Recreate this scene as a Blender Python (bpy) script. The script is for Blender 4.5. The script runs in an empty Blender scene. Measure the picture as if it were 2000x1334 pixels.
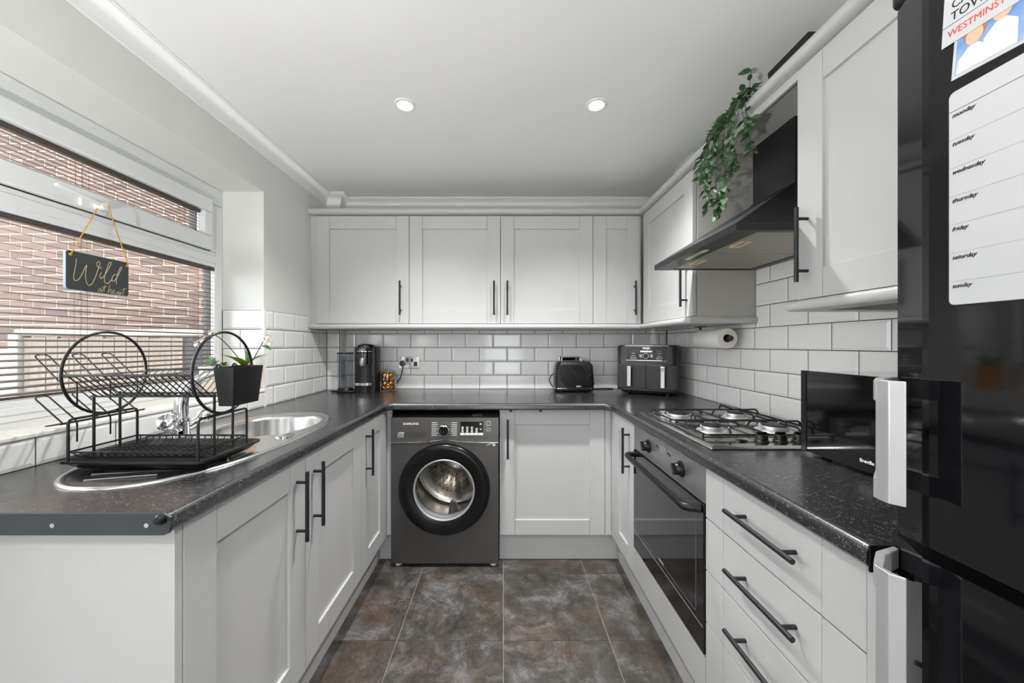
import bpy, bmesh, math, random
from mathutils import Vector, Matrix

RND = random.Random(11)
PI = math.pi
scene = bpy.context.scene
COL = scene.collection

# ------------------------------------------------------------------ camera
cam_d = bpy.data.cameras.new('camera')
cam = bpy.data.objects.new('camera', cam_d)
COL.objects.link(cam)
cam_d.sensor_width = 36.0
cam_d.lens = 36.0 * 700.0 / 2000.0
cam_d.shift_x = 17.0 / 2000.0
cam_d.shift_y = 6.0 / 2000.0
cam_d.clip_start = 0.02
cam.location = (0, 0, 1.24)
cam.rotation_euler = (PI / 2, 0, 0)
scene.camera = cam

# ------------------------------------------------------------------ world, exposure
world = bpy.data.worlds.new('overcast_sky')
scene.world = world
world.use_nodes = True
bg = world.node_tree.nodes['Background']
bg.inputs[0].default_value = (0.93, 0.97, 1.0, 1)
bg.inputs[1].default_value = 5.0
scene.view_settings.view_transform = 'Standard'
scene.view_settings.look = 'None'
scene.view_settings.gamma = 1.0
scene.view_settings.use_curve_mapping = False
scene.view_settings.exposure = 0.57
DOWNLIGHT_W = 75.0
FILL_UPLIGHT_W = 66.0

# ------------------------------------------------------------------ helpers
def c(r, g, b):
    def f(v):
        v /= 255.0
        return v / 12.92 if v <= 0.04045 else ((v + 0.055) / 1.055) ** 2.4
    return (f(r), f(g), f(b), 1.0)

W = {}

def world_of(o):
    return W.get(o.name, Matrix.Identity(4))

def attach(o, parent, local):
    if parent is not None:
        o.parent = parent
        if not local:
            o.matrix_parent_inverse = world_of(parent).inverted()
        W[o.name] = world_of(parent) @ o.matrix_parent_inverse @ o.matrix_basis
    else:
        W[o.name] = o.matrix_basis.copy()

def tag(o, label=None, cat=None, group=None, kind=None):
    if label: o['label'] = label
    if cat: o['category'] = cat
    if group: o['group'] = group
    if kind: o['kind'] = kind
    return o

def thing(name, label, cat, loc=(0, 0, 0), rz=0.0, group=None):
    o = bpy.data.objects.new(name, None)
    COL.objects.link(o)
    o.empty_display_size = 0.05
    o.location = loc; o.rotation_euler = (0, 0, rz)
    o.matrix_basis = Matrix.Translation(loc) @ Matrix.Rotation(rz, 4, 'Z')
    attach(o, None, False)
    return tag(o, label, cat, group)

def frame(o, facing):
    """local x = right, y = up, z = outward for a face looking S(-Y), E(+X), W(-X), N(+Y), U(+Z)."""
    ax = {'S': ((1, 0, 0), (0, 0, 1), (0, -1, 0)), 'E': ((0, 1, 0), (0, 0, 1), (1, 0, 0)),
          'W': ((0, -1, 0), (0, 0, 1), (-1, 0, 0)), 'N': ((-1, 0, 0), (0, 0, 1), (0, 1, 0)),
          'U': ((1, 0, 0), (0, 1, 0), (0, 0, 1)), 'D': ((1, 0, 0), (0, -1, 0), (0, 0, -1))}[facing]
    m = Matrix.Identity(4)
    for j in range(3):
        for i in range(3):
            m[i][j] = ax[j][i]
        m[j][3] = o[j]
    return m

def offset_path(path, d):
    """2D polyline moved d to the right of its direction of travel, mitred."""
    n = len(path); out = []
    for i in range(n):
        dirs = []
        if i > 0:
            a = Vector(path[i]) - Vector(path[i - 1]); dirs.append(a.normalized())
        if i < n - 1:
            a = Vector(path[i + 1]) - Vector(path[i]); dirs.append(a.normalized())
        ns = [Vector((v.y, -v.x)) for v in dirs]
        if len(ns) == 1:
            m = ns[0]
        else:
            m = (ns[0] + ns[1]).normalized()
            m = m / max(0.2, m.dot(ns[0]))
        out.append((path[i][0] + m.x * d, path[i][1] + m.y * d))
    return out

def catmull(pts, k=6):
    P = [Vector(p) for p in pts]; out = []
    for i in range(len(P) - 1):
        p0 = P[max(i - 1, 0)]; p1 = P[i]; p2 = P[i + 1]; p3 = P[min(i + 2, len(P) - 1)]
        for j in range(k):
            t = j / k
            out.append(0.5 * ((2 * p1) + (p2 - p0) * t + (2 * p0 - 5 * p1 + 4 * p2 - p3) * t * t + (3 * p1 - p0 - 3 * p2 + p3) * t ** 3))
    out.append(P[-1])
    return out

def round_path(pts, r, k=4):
    """3D polyline with its inner corners rounded."""
    P = [Vector(p) for p in pts]; out = [P[0]]
    for i in range(1, len(P) - 1):
        a = P[i - 1] - P[i]; b = P[i + 1] - P[i]
        rr = min(r, a.length * 0.49, b.length * 0.49)
        s = P[i] + a.normalized() * rr; e = P[i] + b.normalized() * rr
        for j in range(k + 1):
            t = j / k
            out.append(s * (1 - t) ** 2 + P[i] * 2 * t * (1 - t) + e * t * t)
    out.append(P[-1])
    return out

def rrect(w, h, r, k=4, cx=0, cy=0):
    pts = []
    for (sx, sy, a0) in ((1, 1, 0), (-1, 1, 90), (-1, -1, 180), (1, -1, 270)):
        for j in range(k + 1):
            a = math.radians(a0 + 90 * j / k)
            pts.append((cx + sx * (w / 2 - r) + r * math.cos(a), cy + sy * (h / 2 - r) + r * math.sin(a)))
    return pts

def oval(cx, cy, rx, ry, n=64, p=2.0):
    out = []
    for i in range(n):
        a = 2 * PI * i / n
        ca, sa = math.cos(a), math.sin(a)
        out.append((cx + rx * math.copysign(abs(ca) ** (2 / p), ca), cy + ry * math.copysign(abs(sa) ** (2 / p), sa)))
    return out

class MB:
    def __init__(self, M=None):
        self.v = []; self.f = []; self.M = M
    def add(self, verts, faces):
        o = len(self.v)
        if self.M is not None:
            verts = [self.M @ Vector(p) for p in verts]
        self.v += [tuple(p) for p in verts]
        self.f += [tuple(i + o for i in f) for f in faces]
        return self
    def box(self, x0, x1, y0, y1, z0, z1):
        x0, x1 = sorted((x0, x1)); y0, y1 = sorted((y0, y1)); z0, z1 = sorted((z0, z1))
        v = [(x0, y0, z0), (x1, y0, z0), (x1, y1, z0), (x0, y1, z0), (x0, y0, z1), (x1, y0, z1), (x1, y1, z1), (x0, y1, z1)]
        return self.add(v, [(3, 2, 1, 0), (4, 5, 6, 7), (0, 1, 5, 4), (1, 2, 6, 5), (2, 3, 7, 6), (3, 0, 4, 7)])
    def hexa(self, b, t):
        return self.add(list(b) + list(t), [(3, 2, 1, 0), (4, 5, 6, 7), (0, 1, 5, 4), (1, 2, 6, 5), (2, 3, 7, 6), (3, 0, 4, 7)])
    def tube(self, pts, r, n=6, closed=False, flat=1.0):
        P = [Vector(p) for p in pts]
        m = len(P)
        rr = r if isinstance(r, (list, tuple)) else [r] * m
        T = []
        for i in range(m):
            if closed:
                t = P[(i + 1) % m] - P[i - 1]
            else:
                t = P[min(i + 1, m - 1)] - P[max(i - 1, 0)]
            T.append(t.normalized() if t.length > 1e-9 else Vector((0, 0, 1)))
        u = T[0].orthogonal().normalized()
        ref = Vector((0, 0, 1)) if abs(T[0].z) < 0.9 else Vector((0, 1, 0))
        u = (ref - T[0] * ref.dot(T[0])).normalized()
        vs = []; fs = []
        for i in range(m):
            u = (u - T[i] * u.dot(T[i]))
            u = u.normalized() if u.length > 1e-6 else T[i].orthogonal().normalized()
            w = T[i].cross(u)
            for j in range(n):
                a = 2 * PI * j / n
                vs.append(P[i] + (u * math.cos(a) * flat + w * math.sin(a)) * rr[i])
        for i in range(m if closed else m - 1):
            i2 = (i + 1) % m
            for j in range(n):
                j2 = (j + 1) % n
                fs.append((i * n + j, i * n + j2, i2 * n + j2, i2 * n + j))
        if not closed:
            fs.append(tuple(range(n - 1, -1, -1)))
            fs.append(tuple((m - 1) * n + j for j in range(n)))
        return self.add(vs, fs)
    def cyl(self, p0, p1, r0, r1=None, n=20):
        return self.tube([p0, p1], [r0, r0 if r1 is None else r1], n)
    def lathe(self, prof, n=40, M=None, capends=True, sx=1.0, sy=1.0):
        vs = []; fs = []; m = len(prof)
        for (r, h) in prof:
            for j in range(n):
                a = 2 * PI * j / n
                p = Vector((r * math.cos(a) * sx, r * math.sin(a) * sy, h))
                vs.append(M @ p if M is not None else p)
        for i in range(m - 1):
            for j in range(n):
                j2 = (j + 1) % n
                fs.append((i * n + j, i * n + j2, (i + 1) * n + j2, (i + 1) * n + j))
        if capends:
            if prof[0][0] > 1e-5: fs.append(tuple(range(n - 1, -1, -1)))
            if prof[-1][0] > 1e-5: fs.append(tuple((m - 1) * n + j for j in range(n)))
        return self.add(vs, fs)
    def prism(self, poly, z0, z1):
        n = len(poly)
        v = [(p[0], p[1], z0) for p in poly] + [(p[0], p[1], z1) for p in poly]
        f = [tuple(range(n - 1, -1, -1)), tuple(range(n, 2 * n))]
        f += [(i, (i + 1) % n, n + (i + 1) % n, n + i) for i in range(n)]
        return self.add(v, f)
    def loft(self, rings, cap=True, closed=True, first=True):
        n = len(rings[0]); v = [p for r in rings for p in r]; f = []
        for i in range(len(rings) - 1):
            for j in range(n if closed else n - 1):
                j2 = (j + 1) % n
                f.append((i * n + j, i * n + j2, (i + 1) * n + j2, (i + 1) * n + j))
        if cap and closed:
            if first: f.append(tuple(range(n - 1, -1, -1)))
            f.append(tuple((len(rings) - 1) * n + j for j in range(n)))
        return self.add(v, f)
    def holed(self, outer, holes, z0, z1, sides=True):
        """slab with holes, outer and holes 2D loops"""
        for (z, up) in ((z0, False), (z1, True)):
            if z is None: continue
            bm = bmesh.new(); edges = []
            for loop in [outer] + holes:
                vv = [bm.verts.new((p[0], p[1], 0)) for p in loop]
                for i in range(len(vv)):
                    edges.append(bm.edges.new((vv[i], vv[(i + 1) % len(vv)])))
            bmesh.ops.triangle_fill(bm, use_beauty=True, use_dissolve=False, edges=edges, normal=(0, 0, 1))
            bm.verts.index_update()
            vs = [(q.co.x, q.co.y, z) for q in bm.verts]
            fs = []
            for f in bm.faces:
                idx = [q.index for q in f.verts]
                if (f.normal.z < 0) == up: idx.reverse()
                fs.append(tuple(idx))
            bm.free()
            self.add(vs, fs)
        if sides and z0 is not None and z1 is not None:
            for loop in [outer] + holes:
                n = len(loop)
                self.add([(p[0], p[1], z0) for p in loop] + [(p[0], p[1], z1) for p in loop],
                         [(i, (i + 1) % n, n + (i + 1) % n, n + i) for i in range(n)])
        return self
    def sweep(self, prof, path, cap=True):
        """profile of (offset right of path, height) carried along a 2D path"""
        rings = []
        lanes = [[(x, y, z) for (x, y) in offset_path(path, d)] for (d, z) in prof]
        for i in range(len(path)):
            rings.append([l[i] for l in lanes])
        return self.loft(rings, cap)
    def mesh(self, name, mat, smooth=None, recalc=True):
        me = bpy.data.meshes.new(name)
        me.from_pydata(self.v, [], self.f)
        if recalc:
            bm = bmesh.new(); bm.from_mesh(me)
            bmesh.ops.recalc_face_normals(bm, faces=bm.faces)
            bm.to_mesh(me); bm.free()
        if smooth:
            me.polygons.foreach_set('use_smooth', [True] * len(me.polygons))
            me.set_sharp_from_angle(angle=math.radians(smooth))
        me.materials.append(mat)
        me.update()
        return me
    def build(self, name, mat, parent=None, local=False, bevel=0.0, seg=2, smooth=None, recalc=True):
        xs = [p[0] for p in self.v]; ys = [p[1] for p in self.v]; zs = [p[2] for p in self.v]
        cen = Vector(((min(xs) + max(xs)) / 2, (min(ys) + max(ys)) / 2, min(zs)))
        self.v = [(p[0] - cen.x, p[1] - cen.y, p[2] - cen.z) for p in self.v]
        me = self.mesh(name, mat, smooth, recalc)
        o = bpy.data.objects.new(name, me); COL.objects.link(o)
        o.location = cen
        o.matrix_basis = Matrix.Translation(cen)
        if bevel:
            md = o.modifiers.new('bevel', 'BEVEL'); md.width = bevel; md.segments = seg
            md.limit_method = 'ANGLE'; md.angle_limit = math.radians(40)
            me.polygons.foreach_set('use_smooth', [True] * len(me.polygons))
            if not smooth:
                md.harden_normals = True
        attach(o, parent, local)
        return o

def inst(me, name, M, parent=None):
    o = bpy.data.objects.new(name, me); COL.objects.link(o)
    o.matrix_basis = M
    attach(o, parent, False)
    return o

# ------------------------------------------------------------------ materials
def mat(name, col, rough=0.5, metal=0.0, var=0.0, vscale=8.0, bump=0.0, bscale=60.0, col2=None, coat=0.0,
        rvar=0.0, stretch=None, spec=0.5, emit=None, estr=0.0, sheen=0.0):
    m = bpy.data.materials.new(name); m.use_nodes = True
    nt = m.node_tree; b = nt.nodes['Principled BSDF']
    b.inputs['Base Color'].default_value = col
    b.inputs['Roughness'].default_value = rough
    b.inputs['Metallic'].default_value = metal
    b.inputs['Specular IOR Level'].default_value = spec
    b.inputs['Coat Weight'].default_value = coat
    b.inputs['Coat Roughness'].default_value = 0.05
    if emit:
        b.inputs['Emission Color'].default_value = emit
        b.inputs['Emission Strength'].default_value = estr
    tc = nt.nodes.new('ShaderNodeTexCoord')
    mp = nt.nodes.new('ShaderNodeMapping')
    nt.links.new(tc.outputs['Object'], mp.inputs[0])
    if stretch: mp.inputs['Scale'].default_value = stretch
    nz = nt.nodes.new('ShaderNodeTexNoise')
    nz.inputs['Scale'].default_value = vscale; nz.inputs['Detail'].default_value = 5
    nt.links.new(mp.outputs[0], nz.inputs['Vector'])
    mx = nt.nodes.new('ShaderNodeMix'); mx.data_type = 'RGBA'
    c2 = col2 if col2 else tuple(max(0.0, x * (1 - var)) for x in col[:3]) + (1.0,)
    mx.inputs[6].default_value = col; mx.inputs[7].default_value = c2
    rp = nt.nodes.new('ShaderNodeValToRGB')
    rp.color_ramp.elements[0].position = 0.35; rp.color_ramp.elements[1].position = 0.65
    nt.links.new(nz.outputs['Fac'], rp.inputs[0]); nt.links.new(rp.outputs[0], mx.inputs[0])
    nt.links.new(mx.outputs[2], b.inputs['Base Color'])
    if rvar:
        mr = nt.nodes.new('ShaderNodeMapRange')
        mr.inputs[3].default_value = max(0.01, rough - rvar); mr.inputs[4].default_value = rough + rvar
        nt.links.new(nz.outputs['Fac'], mr.inputs[0]); nt.links.new(mr.outputs[0], b.inputs['Roughness'])
    if bump:
        n2 = nt.nodes.new('ShaderNodeTexNoise'); n2.inputs['Scale'].default_value = bscale; n2.inputs['Detail'].default_value = 3
        nt.links.new(mp.outputs[0], n2.inputs['Vector'])
        bp = nt.nodes.new('ShaderNodeBump'); bp.inputs['Strength'].default_value = bump; bp.inputs['Distance'].default_value = 0.002
        nt.links.new(n2.outputs['Fac'], bp.inputs['Height']); nt.links.new(bp.outputs[0], b.inputs['Normal'])
    return m

def glass(name, tint=(1, 1, 1, 1), ior=1.45, rough=0.0, gain=1.0):
    m = bpy.data.materials.new(name); m.use_nodes = True
    nt = m.node_tree; nt.nodes.clear()
    out = nt.nodes.new('ShaderNodeOutputMaterial')
    t = nt.nodes.new('ShaderNodeBsdfTransparent'); t.inputs[0].default_value = tint
    g = nt.nodes.new('ShaderNodeBsdfGlossy'); g.inputs['Roughness'].default_value = rough
    fr = nt.nodes.new('ShaderNodeLayerWeight'); fr.inputs[0].default_value = 0.5
    pw = nt.nodes.new('ShaderNodeMath'); pw.operation = 'POWER'; pw.inputs[1].default_value = 4.0
    nt.links.new(fr.outputs['Facing'], pw.inputs[0])
    ml = nt.nodes.new('ShaderNodeMath'); ml.operation = 'MULTIPLY_ADD'; ml.inputs[1].default_value = 0.75 * gain; ml.inputs[2].default_value = 0.04 * gain; ml.use_clamp = True
    mx = nt.nodes.new('ShaderNodeMixShader')
    nt.links.new(pw.outputs[0], ml.inputs[0]); nt.links.new(ml.outputs[0], mx.inputs[0])
    nt.links.new(t.outputs[0], mx.inputs[1]); nt.links.new(g.outputs[0], mx.inputs[2])
    nt.links.new(mx.outputs[0], out.inputs[0])
    return m

def slate_mat():
    m = bpy.data.materials.new('slate_floor_tile'); m.use_nodes = True
    nt = m.node_tree; b = nt.nodes['Principled BSDF']
    L = nt.links.new
    tc = nt.nodes.new('ShaderNodeTexCoord'); oi = nt.nodes.new('ShaderNodeObjectInfo')
    sc = nt.nodes.new('ShaderNodeVectorMath'); sc.operation = 'SCALE'
    cm = nt.nodes.new('ShaderNodeCombineXYZ')
    mu = nt.nodes.new('ShaderNodeMath'); mu.operation = 'MULTIPLY'; mu.inputs[1].default_value = 37.0
    L(oi.outputs['Random'], mu.inputs[0]); L(mu.outputs[0], cm.inputs[2]); L(mu.outputs[0], cm.inputs[0])
    ad = nt.nodes.new('ShaderNodeVectorMath'); ad.operation = 'ADD'
    L(tc.outputs['Object'], ad.inputs[0]); L(cm.outputs[0], ad.inputs[1])
    def noise(s, d, dist=0.0, rgh=0.55):
        n = nt.nodes.new('ShaderNodeTexNoise'); n.inputs['Scale'].default_value = s; n.inputs['Detail'].default_value = d
        n.inputs['Distortion'].default_value = dist; n.inputs['Roughness'].default_value = rgh
        L(ad.outputs[0], n.inputs['Vector']); return n
    n1 = noise(6.5, 12, 0.35, 0.72); n2 = noise(4.0, 9, 0.4, 0.66); n3 = noise(90, 8, 0.2, 0.8); n4 = noise(5.0, 10, 0.7, 0.68)
    r1 = nt.nodes.new('ShaderNodeValToRGB'); e = r1.color_ramp.elements
    e[0].position = 0.32; e[0].color = c(34, 32, 30); e[1].position = 0.70; e[1].color = c(122, 121, 124)
    k = e.new(0.5); k.color = c(74, 70, 66)
    L(n1.outputs['Fac'], r1.inputs[0])
    r2 = nt.nodes.new('ShaderNodeValToRGB'); e = r2.color_ramp.elements
    e[0].position = 0.5; e[0].color = (0, 0, 0, 1); e[1].position = 0.7; e[1].color = (0.6, 0.6, 0.6, 1)
    L(n2.outputs['Fac'], r2.inputs[0])
    m1 = nt.nodes.new('ShaderNodeMix'); m1.data_type = 'RGBA'; m1.inputs[7].default_value = c(92, 70, 53)
    L(r2.outputs[0], m1.inputs[0]); L(r1.outputs[0], m1.inputs[6])
    r3 = nt.nodes.new('ShaderNodeValToRGB'); e = r3.color_ramp.elements
    e[0].position = 0.48; e[0].color = (0, 0, 0, 1); e[1].position = 0.50; e[1].color = (1, 1, 1, 1)
    k = e.new(0.525); k.color = (0, 0, 0, 1)
    L(n4.outputs['Fac'], r3.inputs[0])
    m2 = nt.nodes.new('ShaderNodeMix'); m2.data_type = 'RGBA'; m2.inputs[7].default_value = c(44, 38, 34)
    mm = nt.nodes.new('ShaderNodeMath'); mm.operation = 'MULTIPLY'; mm.inputs[1].default_value = 0.55
    L(r3.outputs[0], mm.inputs[0]); L(mm.outputs[0], m2.inputs[0]); L(m1.outputs[2], m2.inputs[6])
    m3 = nt.nodes.new('ShaderNodeMix'); m3.data_type = 'RGBA'; m3.blend_type = 'OVERLAY'; m3.inputs[0].default_value = 0.75
    L(m2.outputs[2], m3.inputs[6]); L(n3.outputs['Fac'], m3.inputs[7])
    L(m3.outputs[2], b.inputs['Base Color'])
    b.inputs['Roughness'].default_value = 0.42
    bp = nt.nodes.new('ShaderNodeBump'); bp.inputs['Strength'].default_value = 0.35; bp.inputs['Distance'].default_value = 0.004
    L(n1.outputs['Fac'], bp.inputs['Height']); L(bp.outputs[0], b.inputs['Normal'])
    return m

def worktop_mat():
    m = bpy.data.materials.new('black_speckled_laminate'); m.use_nodes = True
    nt = m.node_tree; b = nt.nodes['Principled BSDF']; L = nt.links.new
    tc = nt.nodes.new('ShaderNodeTexCoord')
    vo = nt.nodes.new('ShaderNodeTexVoronoi'); vo.inputs['Scale'].default_value = 420
    L(tc.outputs['Object'], vo.inputs['Vector'])
    rp = nt.nodes.new('ShaderNodeValToRGB'); e = rp.color_ramp.elements
    e[0].position = 0.08; e[0].color = c(150, 150, 152); e[1].position = 0.36; e[1].color = c(34, 34, 36)
    n = nt.nodes.new('ShaderNodeTexNoise'); n.inputs['Scale'].default_value = 120
    L(tc.outputs['Object'], n.inputs['Vector'])
    ad = nt.nodes.new('ShaderNodeMath'); ad.operation = 'ADD'
    mp = nt.nodes.new('ShaderNodeMapRange'); mp.inputs[1].default_value = 0.35; mp.inputs[2].default_value = 0.65
    mp.inputs[3].default_value = 0.34; mp.inputs[4].default_value = -0.07
    L(n.outputs['Fac'], mp.inputs[0]); L(vo.outputs['Distance'], ad.inputs[0]); L(mp.outputs[0], ad.inputs[1])
    L(ad.outputs[0], rp.inputs[0]); L(rp.outputs[0], b.inputs['Base Color'])
    b.inputs['Roughness'].default_value = 0.27
    b.inputs['Specular IOR Level'].default_value = 0.8
    b.inputs['Coat Weight'].default_value = 0.35; b.inputs['Coat IOR'].default_value = 1.6; b.inputs['Coat Roughness'].default_value = 0.2
    n2 = nt.nodes.new('ShaderNodeTexNoise'); n2.inputs['Scale'].default_value = 420
    L(tc.outputs['Object'], n2.inputs['Vector'])
    bp = nt.nodes.new('ShaderNodeBump'); bp.inputs['Strength'].default_value = 0.12; bp.inputs['Distance'].default_value = 0.001
    L(n2.outputs['Fac'], bp.inputs['Height']); L(bp.outputs[0], b.inputs['Normal'])
    return m

def brick_mat():
    m = mat('pale_red_brick', c(150, 108, 92), 0.9, bump=0.6, bscale=90)
    nt = m.node_tree; b = nt.nodes['Principled BSDF']
    oi = nt.nodes.new('ShaderNodeObjectInfo')
    rp = nt.nodes.new('ShaderNodeValToRGB'); e = rp.color_ramp.elements
    e[0].color = c(82, 67, 61); e[1].color = c(106, 87, 78)
    k = e.new(0.5); k.color = c(95, 78, 70)
    nt.links.new(oi.outputs['Random'], rp.inputs[0]); nt.links.new(rp.outputs[0], b.inputs['Base Color'])
    return m

M_wall = mat('white_wall_paint', c(226, 227, 223), 0.7, var=0.02, bump=0.05, bscale=40)
M_ceil = mat('white_ceiling_paint', c(243, 243, 242), 0.75, var=0.015, vscale=2.0, bump=0.05, bscale=25)
M_cab = mat('light_grey_cabinet_paint', c(190, 190, 190), 0.42, var=0.02, vscale=3, bump=0.03, bscale=120, stretch=(4, 4, 0.6))
M_pale = mat('pale_end_panel_laminate', c(190, 190, 191), 0.4, var=0.02)
M_carc = mat('light_grey_carcass', c(186, 184, 180), 0.5, var=0.02)
M_tile = mat('white_glazed_tile', c(238, 238, 237), 0.10, var=0.012, vscale=3, bump=0.02, bscale=14)
M_grout = mat('dark_grey_grout', c(68, 65, 62), 0.9, var=0.15, vscale=30)
M_fgrout = mat('pale_floor_grout', c(142, 135, 124), 0.9, var=0.3, vscale=12)
M_slate = slate_mat()
M_work = worktop_mat()
M_pvc = mat('white_window_plastic', c(232, 234, 234), 0.28, var=0.015)
M_gasket = mat('black_rubber_gasket', c(25, 25, 26), 0.6, var=0.1)
M_sill = mat('white_painted_sill', c(236, 234, 228), 0.4, var=0.03, vscale=6)
M_black = mat('matt_black_metal', c(26, 26, 28), 0.42, var=0.1, vscale=40)
M_wire = mat('black_coated_wire', c(30, 30, 31), 0.35, metal=0.2, var=0.1)
M_blackpl = mat('black_plastic', c(18, 18, 19), 0.35, var=0.1, vscale=30, spec=0.4)
M_rib = mat('satin_black_rib', c(20, 20, 21), 0.25, var=0.05, spec=0.7)
M_gloss = mat('gloss_black_panel', c(11, 11, 13), 0.06, var=0.1, coat=0.6)
M_fridge = mat('gloss_black_fridge', c(12, 13, 16), 0.06, var=0.1, vscale=4, spec=0.4, bump=0.008, bscale=12)
M_chrome = mat('chrome', c(225, 226, 228), 0.06, metal=1.0, var=0.02)
M_steel = mat('brushed_steel', c(205, 203, 199), 0.17, metal=1.0, var=0.01, vscale=30, stretch=(1, 30, 1), rvar=0.02)
M_sink = mat('satin_stainless_sink', c(205, 205, 204), 0.22, metal=1.0, var=0.04, vscale=25, rvar=0.05)
M_oven = mat('satin_steel_panel', c(168, 168, 168), 0.36, metal=0.85, var=0.05, vscale=30, stretch=(1, 20, 1))
M_silver = mat('silver_plastic', c(198, 198, 200), 0.32, metal=0.55, var=0.03)
M_wm = mat('graphite_appliance_paint', c(92, 90, 89), 0.33, metal=0.6, var=0.04)
M_wmdoor = mat('dark_tinted_door_ring', c(14, 14, 15), 0.22, var=0.1, spec=0.35)
M_wm2 = mat('graphite_control_panel', c(104, 102, 100), 0.28, metal=0.6, var=0.05, vscale=3)
M_white = mat('white_plastic', c(238, 238, 236), 0.35, var=0.02)
M_ink = mat('black_ink', c(20, 20, 22), 0.6, var=0.05)
M_red = mat('red_ink', c(205, 70, 55), 0.6, var=0.05)
M_white_ink = mat('white_print', c(232, 232, 230), 0.5, var=0.02)
M_gold = mat('gold_ink', c(205, 185, 140), 0.4, metal=0.3, var=0.05)
M_twine = mat('gold_twine', c(214, 160, 62), 0.7, var=0.2, vscale=90)
M_signface = mat('dark_grey_painted_wood', c(58, 62, 64), 0.55, var=0.1, vscale=10)
M_signback = mat('pale_wood_edge', c(176, 190, 205), 0.5, var=0.08)
M_blind = mat('dark_taupe_slat', c(74, 64, 60), 0.4, var=0.08)
M_mortar = mat('pale_mortar', c(165, 152, 141), 0.95, var=0.1, vscale=20)
M_brick = brick_mat()
M_fence = mat('weathered_grey_timber', c(122, 113, 104), 0.85, var=0.28, vscale=6, stretch=(8, 8, 0.6))
M_fence2 = mat('dark_slate_timber', c(48, 52, 58), 0.8, var=0.2, vscale=6)
M_conc = mat('grey_concrete', c(140, 137, 132), 0.9, var=0.15, vscale=9)
M_leaf = mat('dark_green_leaf', c(38, 62, 42), 0.6, col2=c(96, 132, 92), vscale=60)
M_stem = mat('green_brown_stem', c(70, 78, 48), 0.6, var=0.2)
M_orch = mat('glossy_green_leaf', c(82, 138, 44), 0.35, col2=c(58, 108, 36), vscale=20)
M_succ = mat('blue_grey_succulent', c(112, 136, 130), 0.5, col2=c(142, 160, 150), vscale=40)
M_lime = mat('lime_green_leaf', c(172, 190, 96), 0.5, col2=c(120, 160, 70), vscale=40)
M_petal = mat('cream_petal', c(242, 230, 214), 0.6, col2=c(236, 208, 194), vscale=60)
M_terr = mat('cream_ceramic', c(232, 220, 205), 0.45, var=0.04)
M_orange = mat('orange_ceramic', c(236, 160, 40), 0.4, var=0.06)
M_copper = mat('copper_foil', c(206, 138, 62), 0.24, metal=1.0, var=0.15, vscale=60)
M_brownfoil = mat('dark_brown_foil', c(96, 62, 48), 0.25, metal=1.0, var=0.15, vscale=60)
M_paper = mat('white_kitchen_paper', c(238, 234, 228), 0.9, var=0.03, vscale=30, bump=0.3, bscale=160)
M_card = mat('grey_cardboard', c(120, 105, 92), 0.9, var=0.1)
M_board = mat('white_gloss_board', c(192, 193, 195), 0.18, var=0.01)
M_photo_bg = mat('photo_blue_backdrop', c(92, 136, 190), 0.3, col2=c(150, 170, 205), vscale=30)
M_photo_skin = mat('photo_skin_print', c(226, 176, 150), 0.3, var=0.05)
M_photo_hair = mat('photo_hair_print', c(178, 110, 70), 0.3, var=0.2, vscale=80)
M_photo_shirt = mat('photo_white_clothes_print', c(226, 220, 218), 0.3, var=0.1, vscale=60)
M_filter = mat('grease_filter_mesh', c(176, 172, 162), 0.5, metal=0.5, var=0.2, vscale=160)
M_hood = mat('matt_black_hood', c(38, 38, 40), 0.38, metal=0.3, var=0.25, vscale=9)
M_lampslot = mat('cream_lamp_cover', c(226, 205, 165), 0.4, var=0.05)
M_glass = glass('clear_window_glass', gain=0.8)
M_jar = glass('clear_jar_glass', (0.90, 0.92, 0.94, 1), gain=2.6)
M_tank = glass('smoky_clear_plastic', (0.80, 0.81, 0.84, 1), gain=1.0)
M_wmglass = glass('door_glass', (0.86, 0.88, 0.9, 1), gain=0.9)
M_drum = mat('bright_steel_drum', c(214, 206, 196), 0.2, metal=1.0, var=0.2, vscale=7, rvar=0.1)
M_ovenglass = mat('dark_oven_glass', c(16, 16, 17), 0.05, var=0.1, coat=0.4)
M_lcd = mat('grey_green_display', c(120, 128, 118), 0.3, var=0.1)
M_lamp = mat('lit_lamp_lens', c(255, 252, 245), 0.4, emit=(1, 0.98, 0.94, 1), estr=60.0)
M_ground = mat('exterior_paving', c(200, 197, 190), 0.9, var=0.1, vscale=4)
M_house = mat('exterior_render', c(225, 222, 216), 0.9, var=0.03)
M_bluelabel = mat('blue_sticker', c(120, 165, 190), 0.5, var=0.1)
M_bag = mat('clear_green_film', c(168, 186, 174), 0.3, var=0.1)

# ------------------------------------------------------------------ text
def text(parent, name, s, size, M, m, align='CENTER', shear=0.0, sx=1.0, bold=0.0, local=False):
    cu = bpy.data.curves.new('t', 'FONT')
    cu.body = s; cu.size = size; cu.align_x = align; cu.align_y = 'CENTER'
    cu.shear = shear; cu.offset = bold; cu.extrude = 0.0002; cu.resolution_u = 3
    t = bpy.data.objects.new('t', cu)
    me = bpy.data.meshes.new_from_object(t)
    bpy.data.objects.remove(t); bpy.data.curves.remove(cu)
    me.name = name
    me.transform(Matrix.Diagonal((sx, 1, 1, 1)))
    me.materials.clear(); me.materials.append(m)
    o = bpy.data.objects.new(name, me); COL.objects.link(o)
    o.matrix_basis = M
    attach(o, parent, local)
    return o

# ------------------------------------------------------------------ the room
XL, XR, YB, ZC, ZW = -1.258, 1.205, 2.632, 2.30, 0.915
YF = -2.4                       # wall behind the camera
WY0, WY1, WZ0, WZ1, WX = 0.06, 1.882, 1.005, 2.042, -1.473

def struct(o):
    o['kind'] = 'structure'; return o

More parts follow.
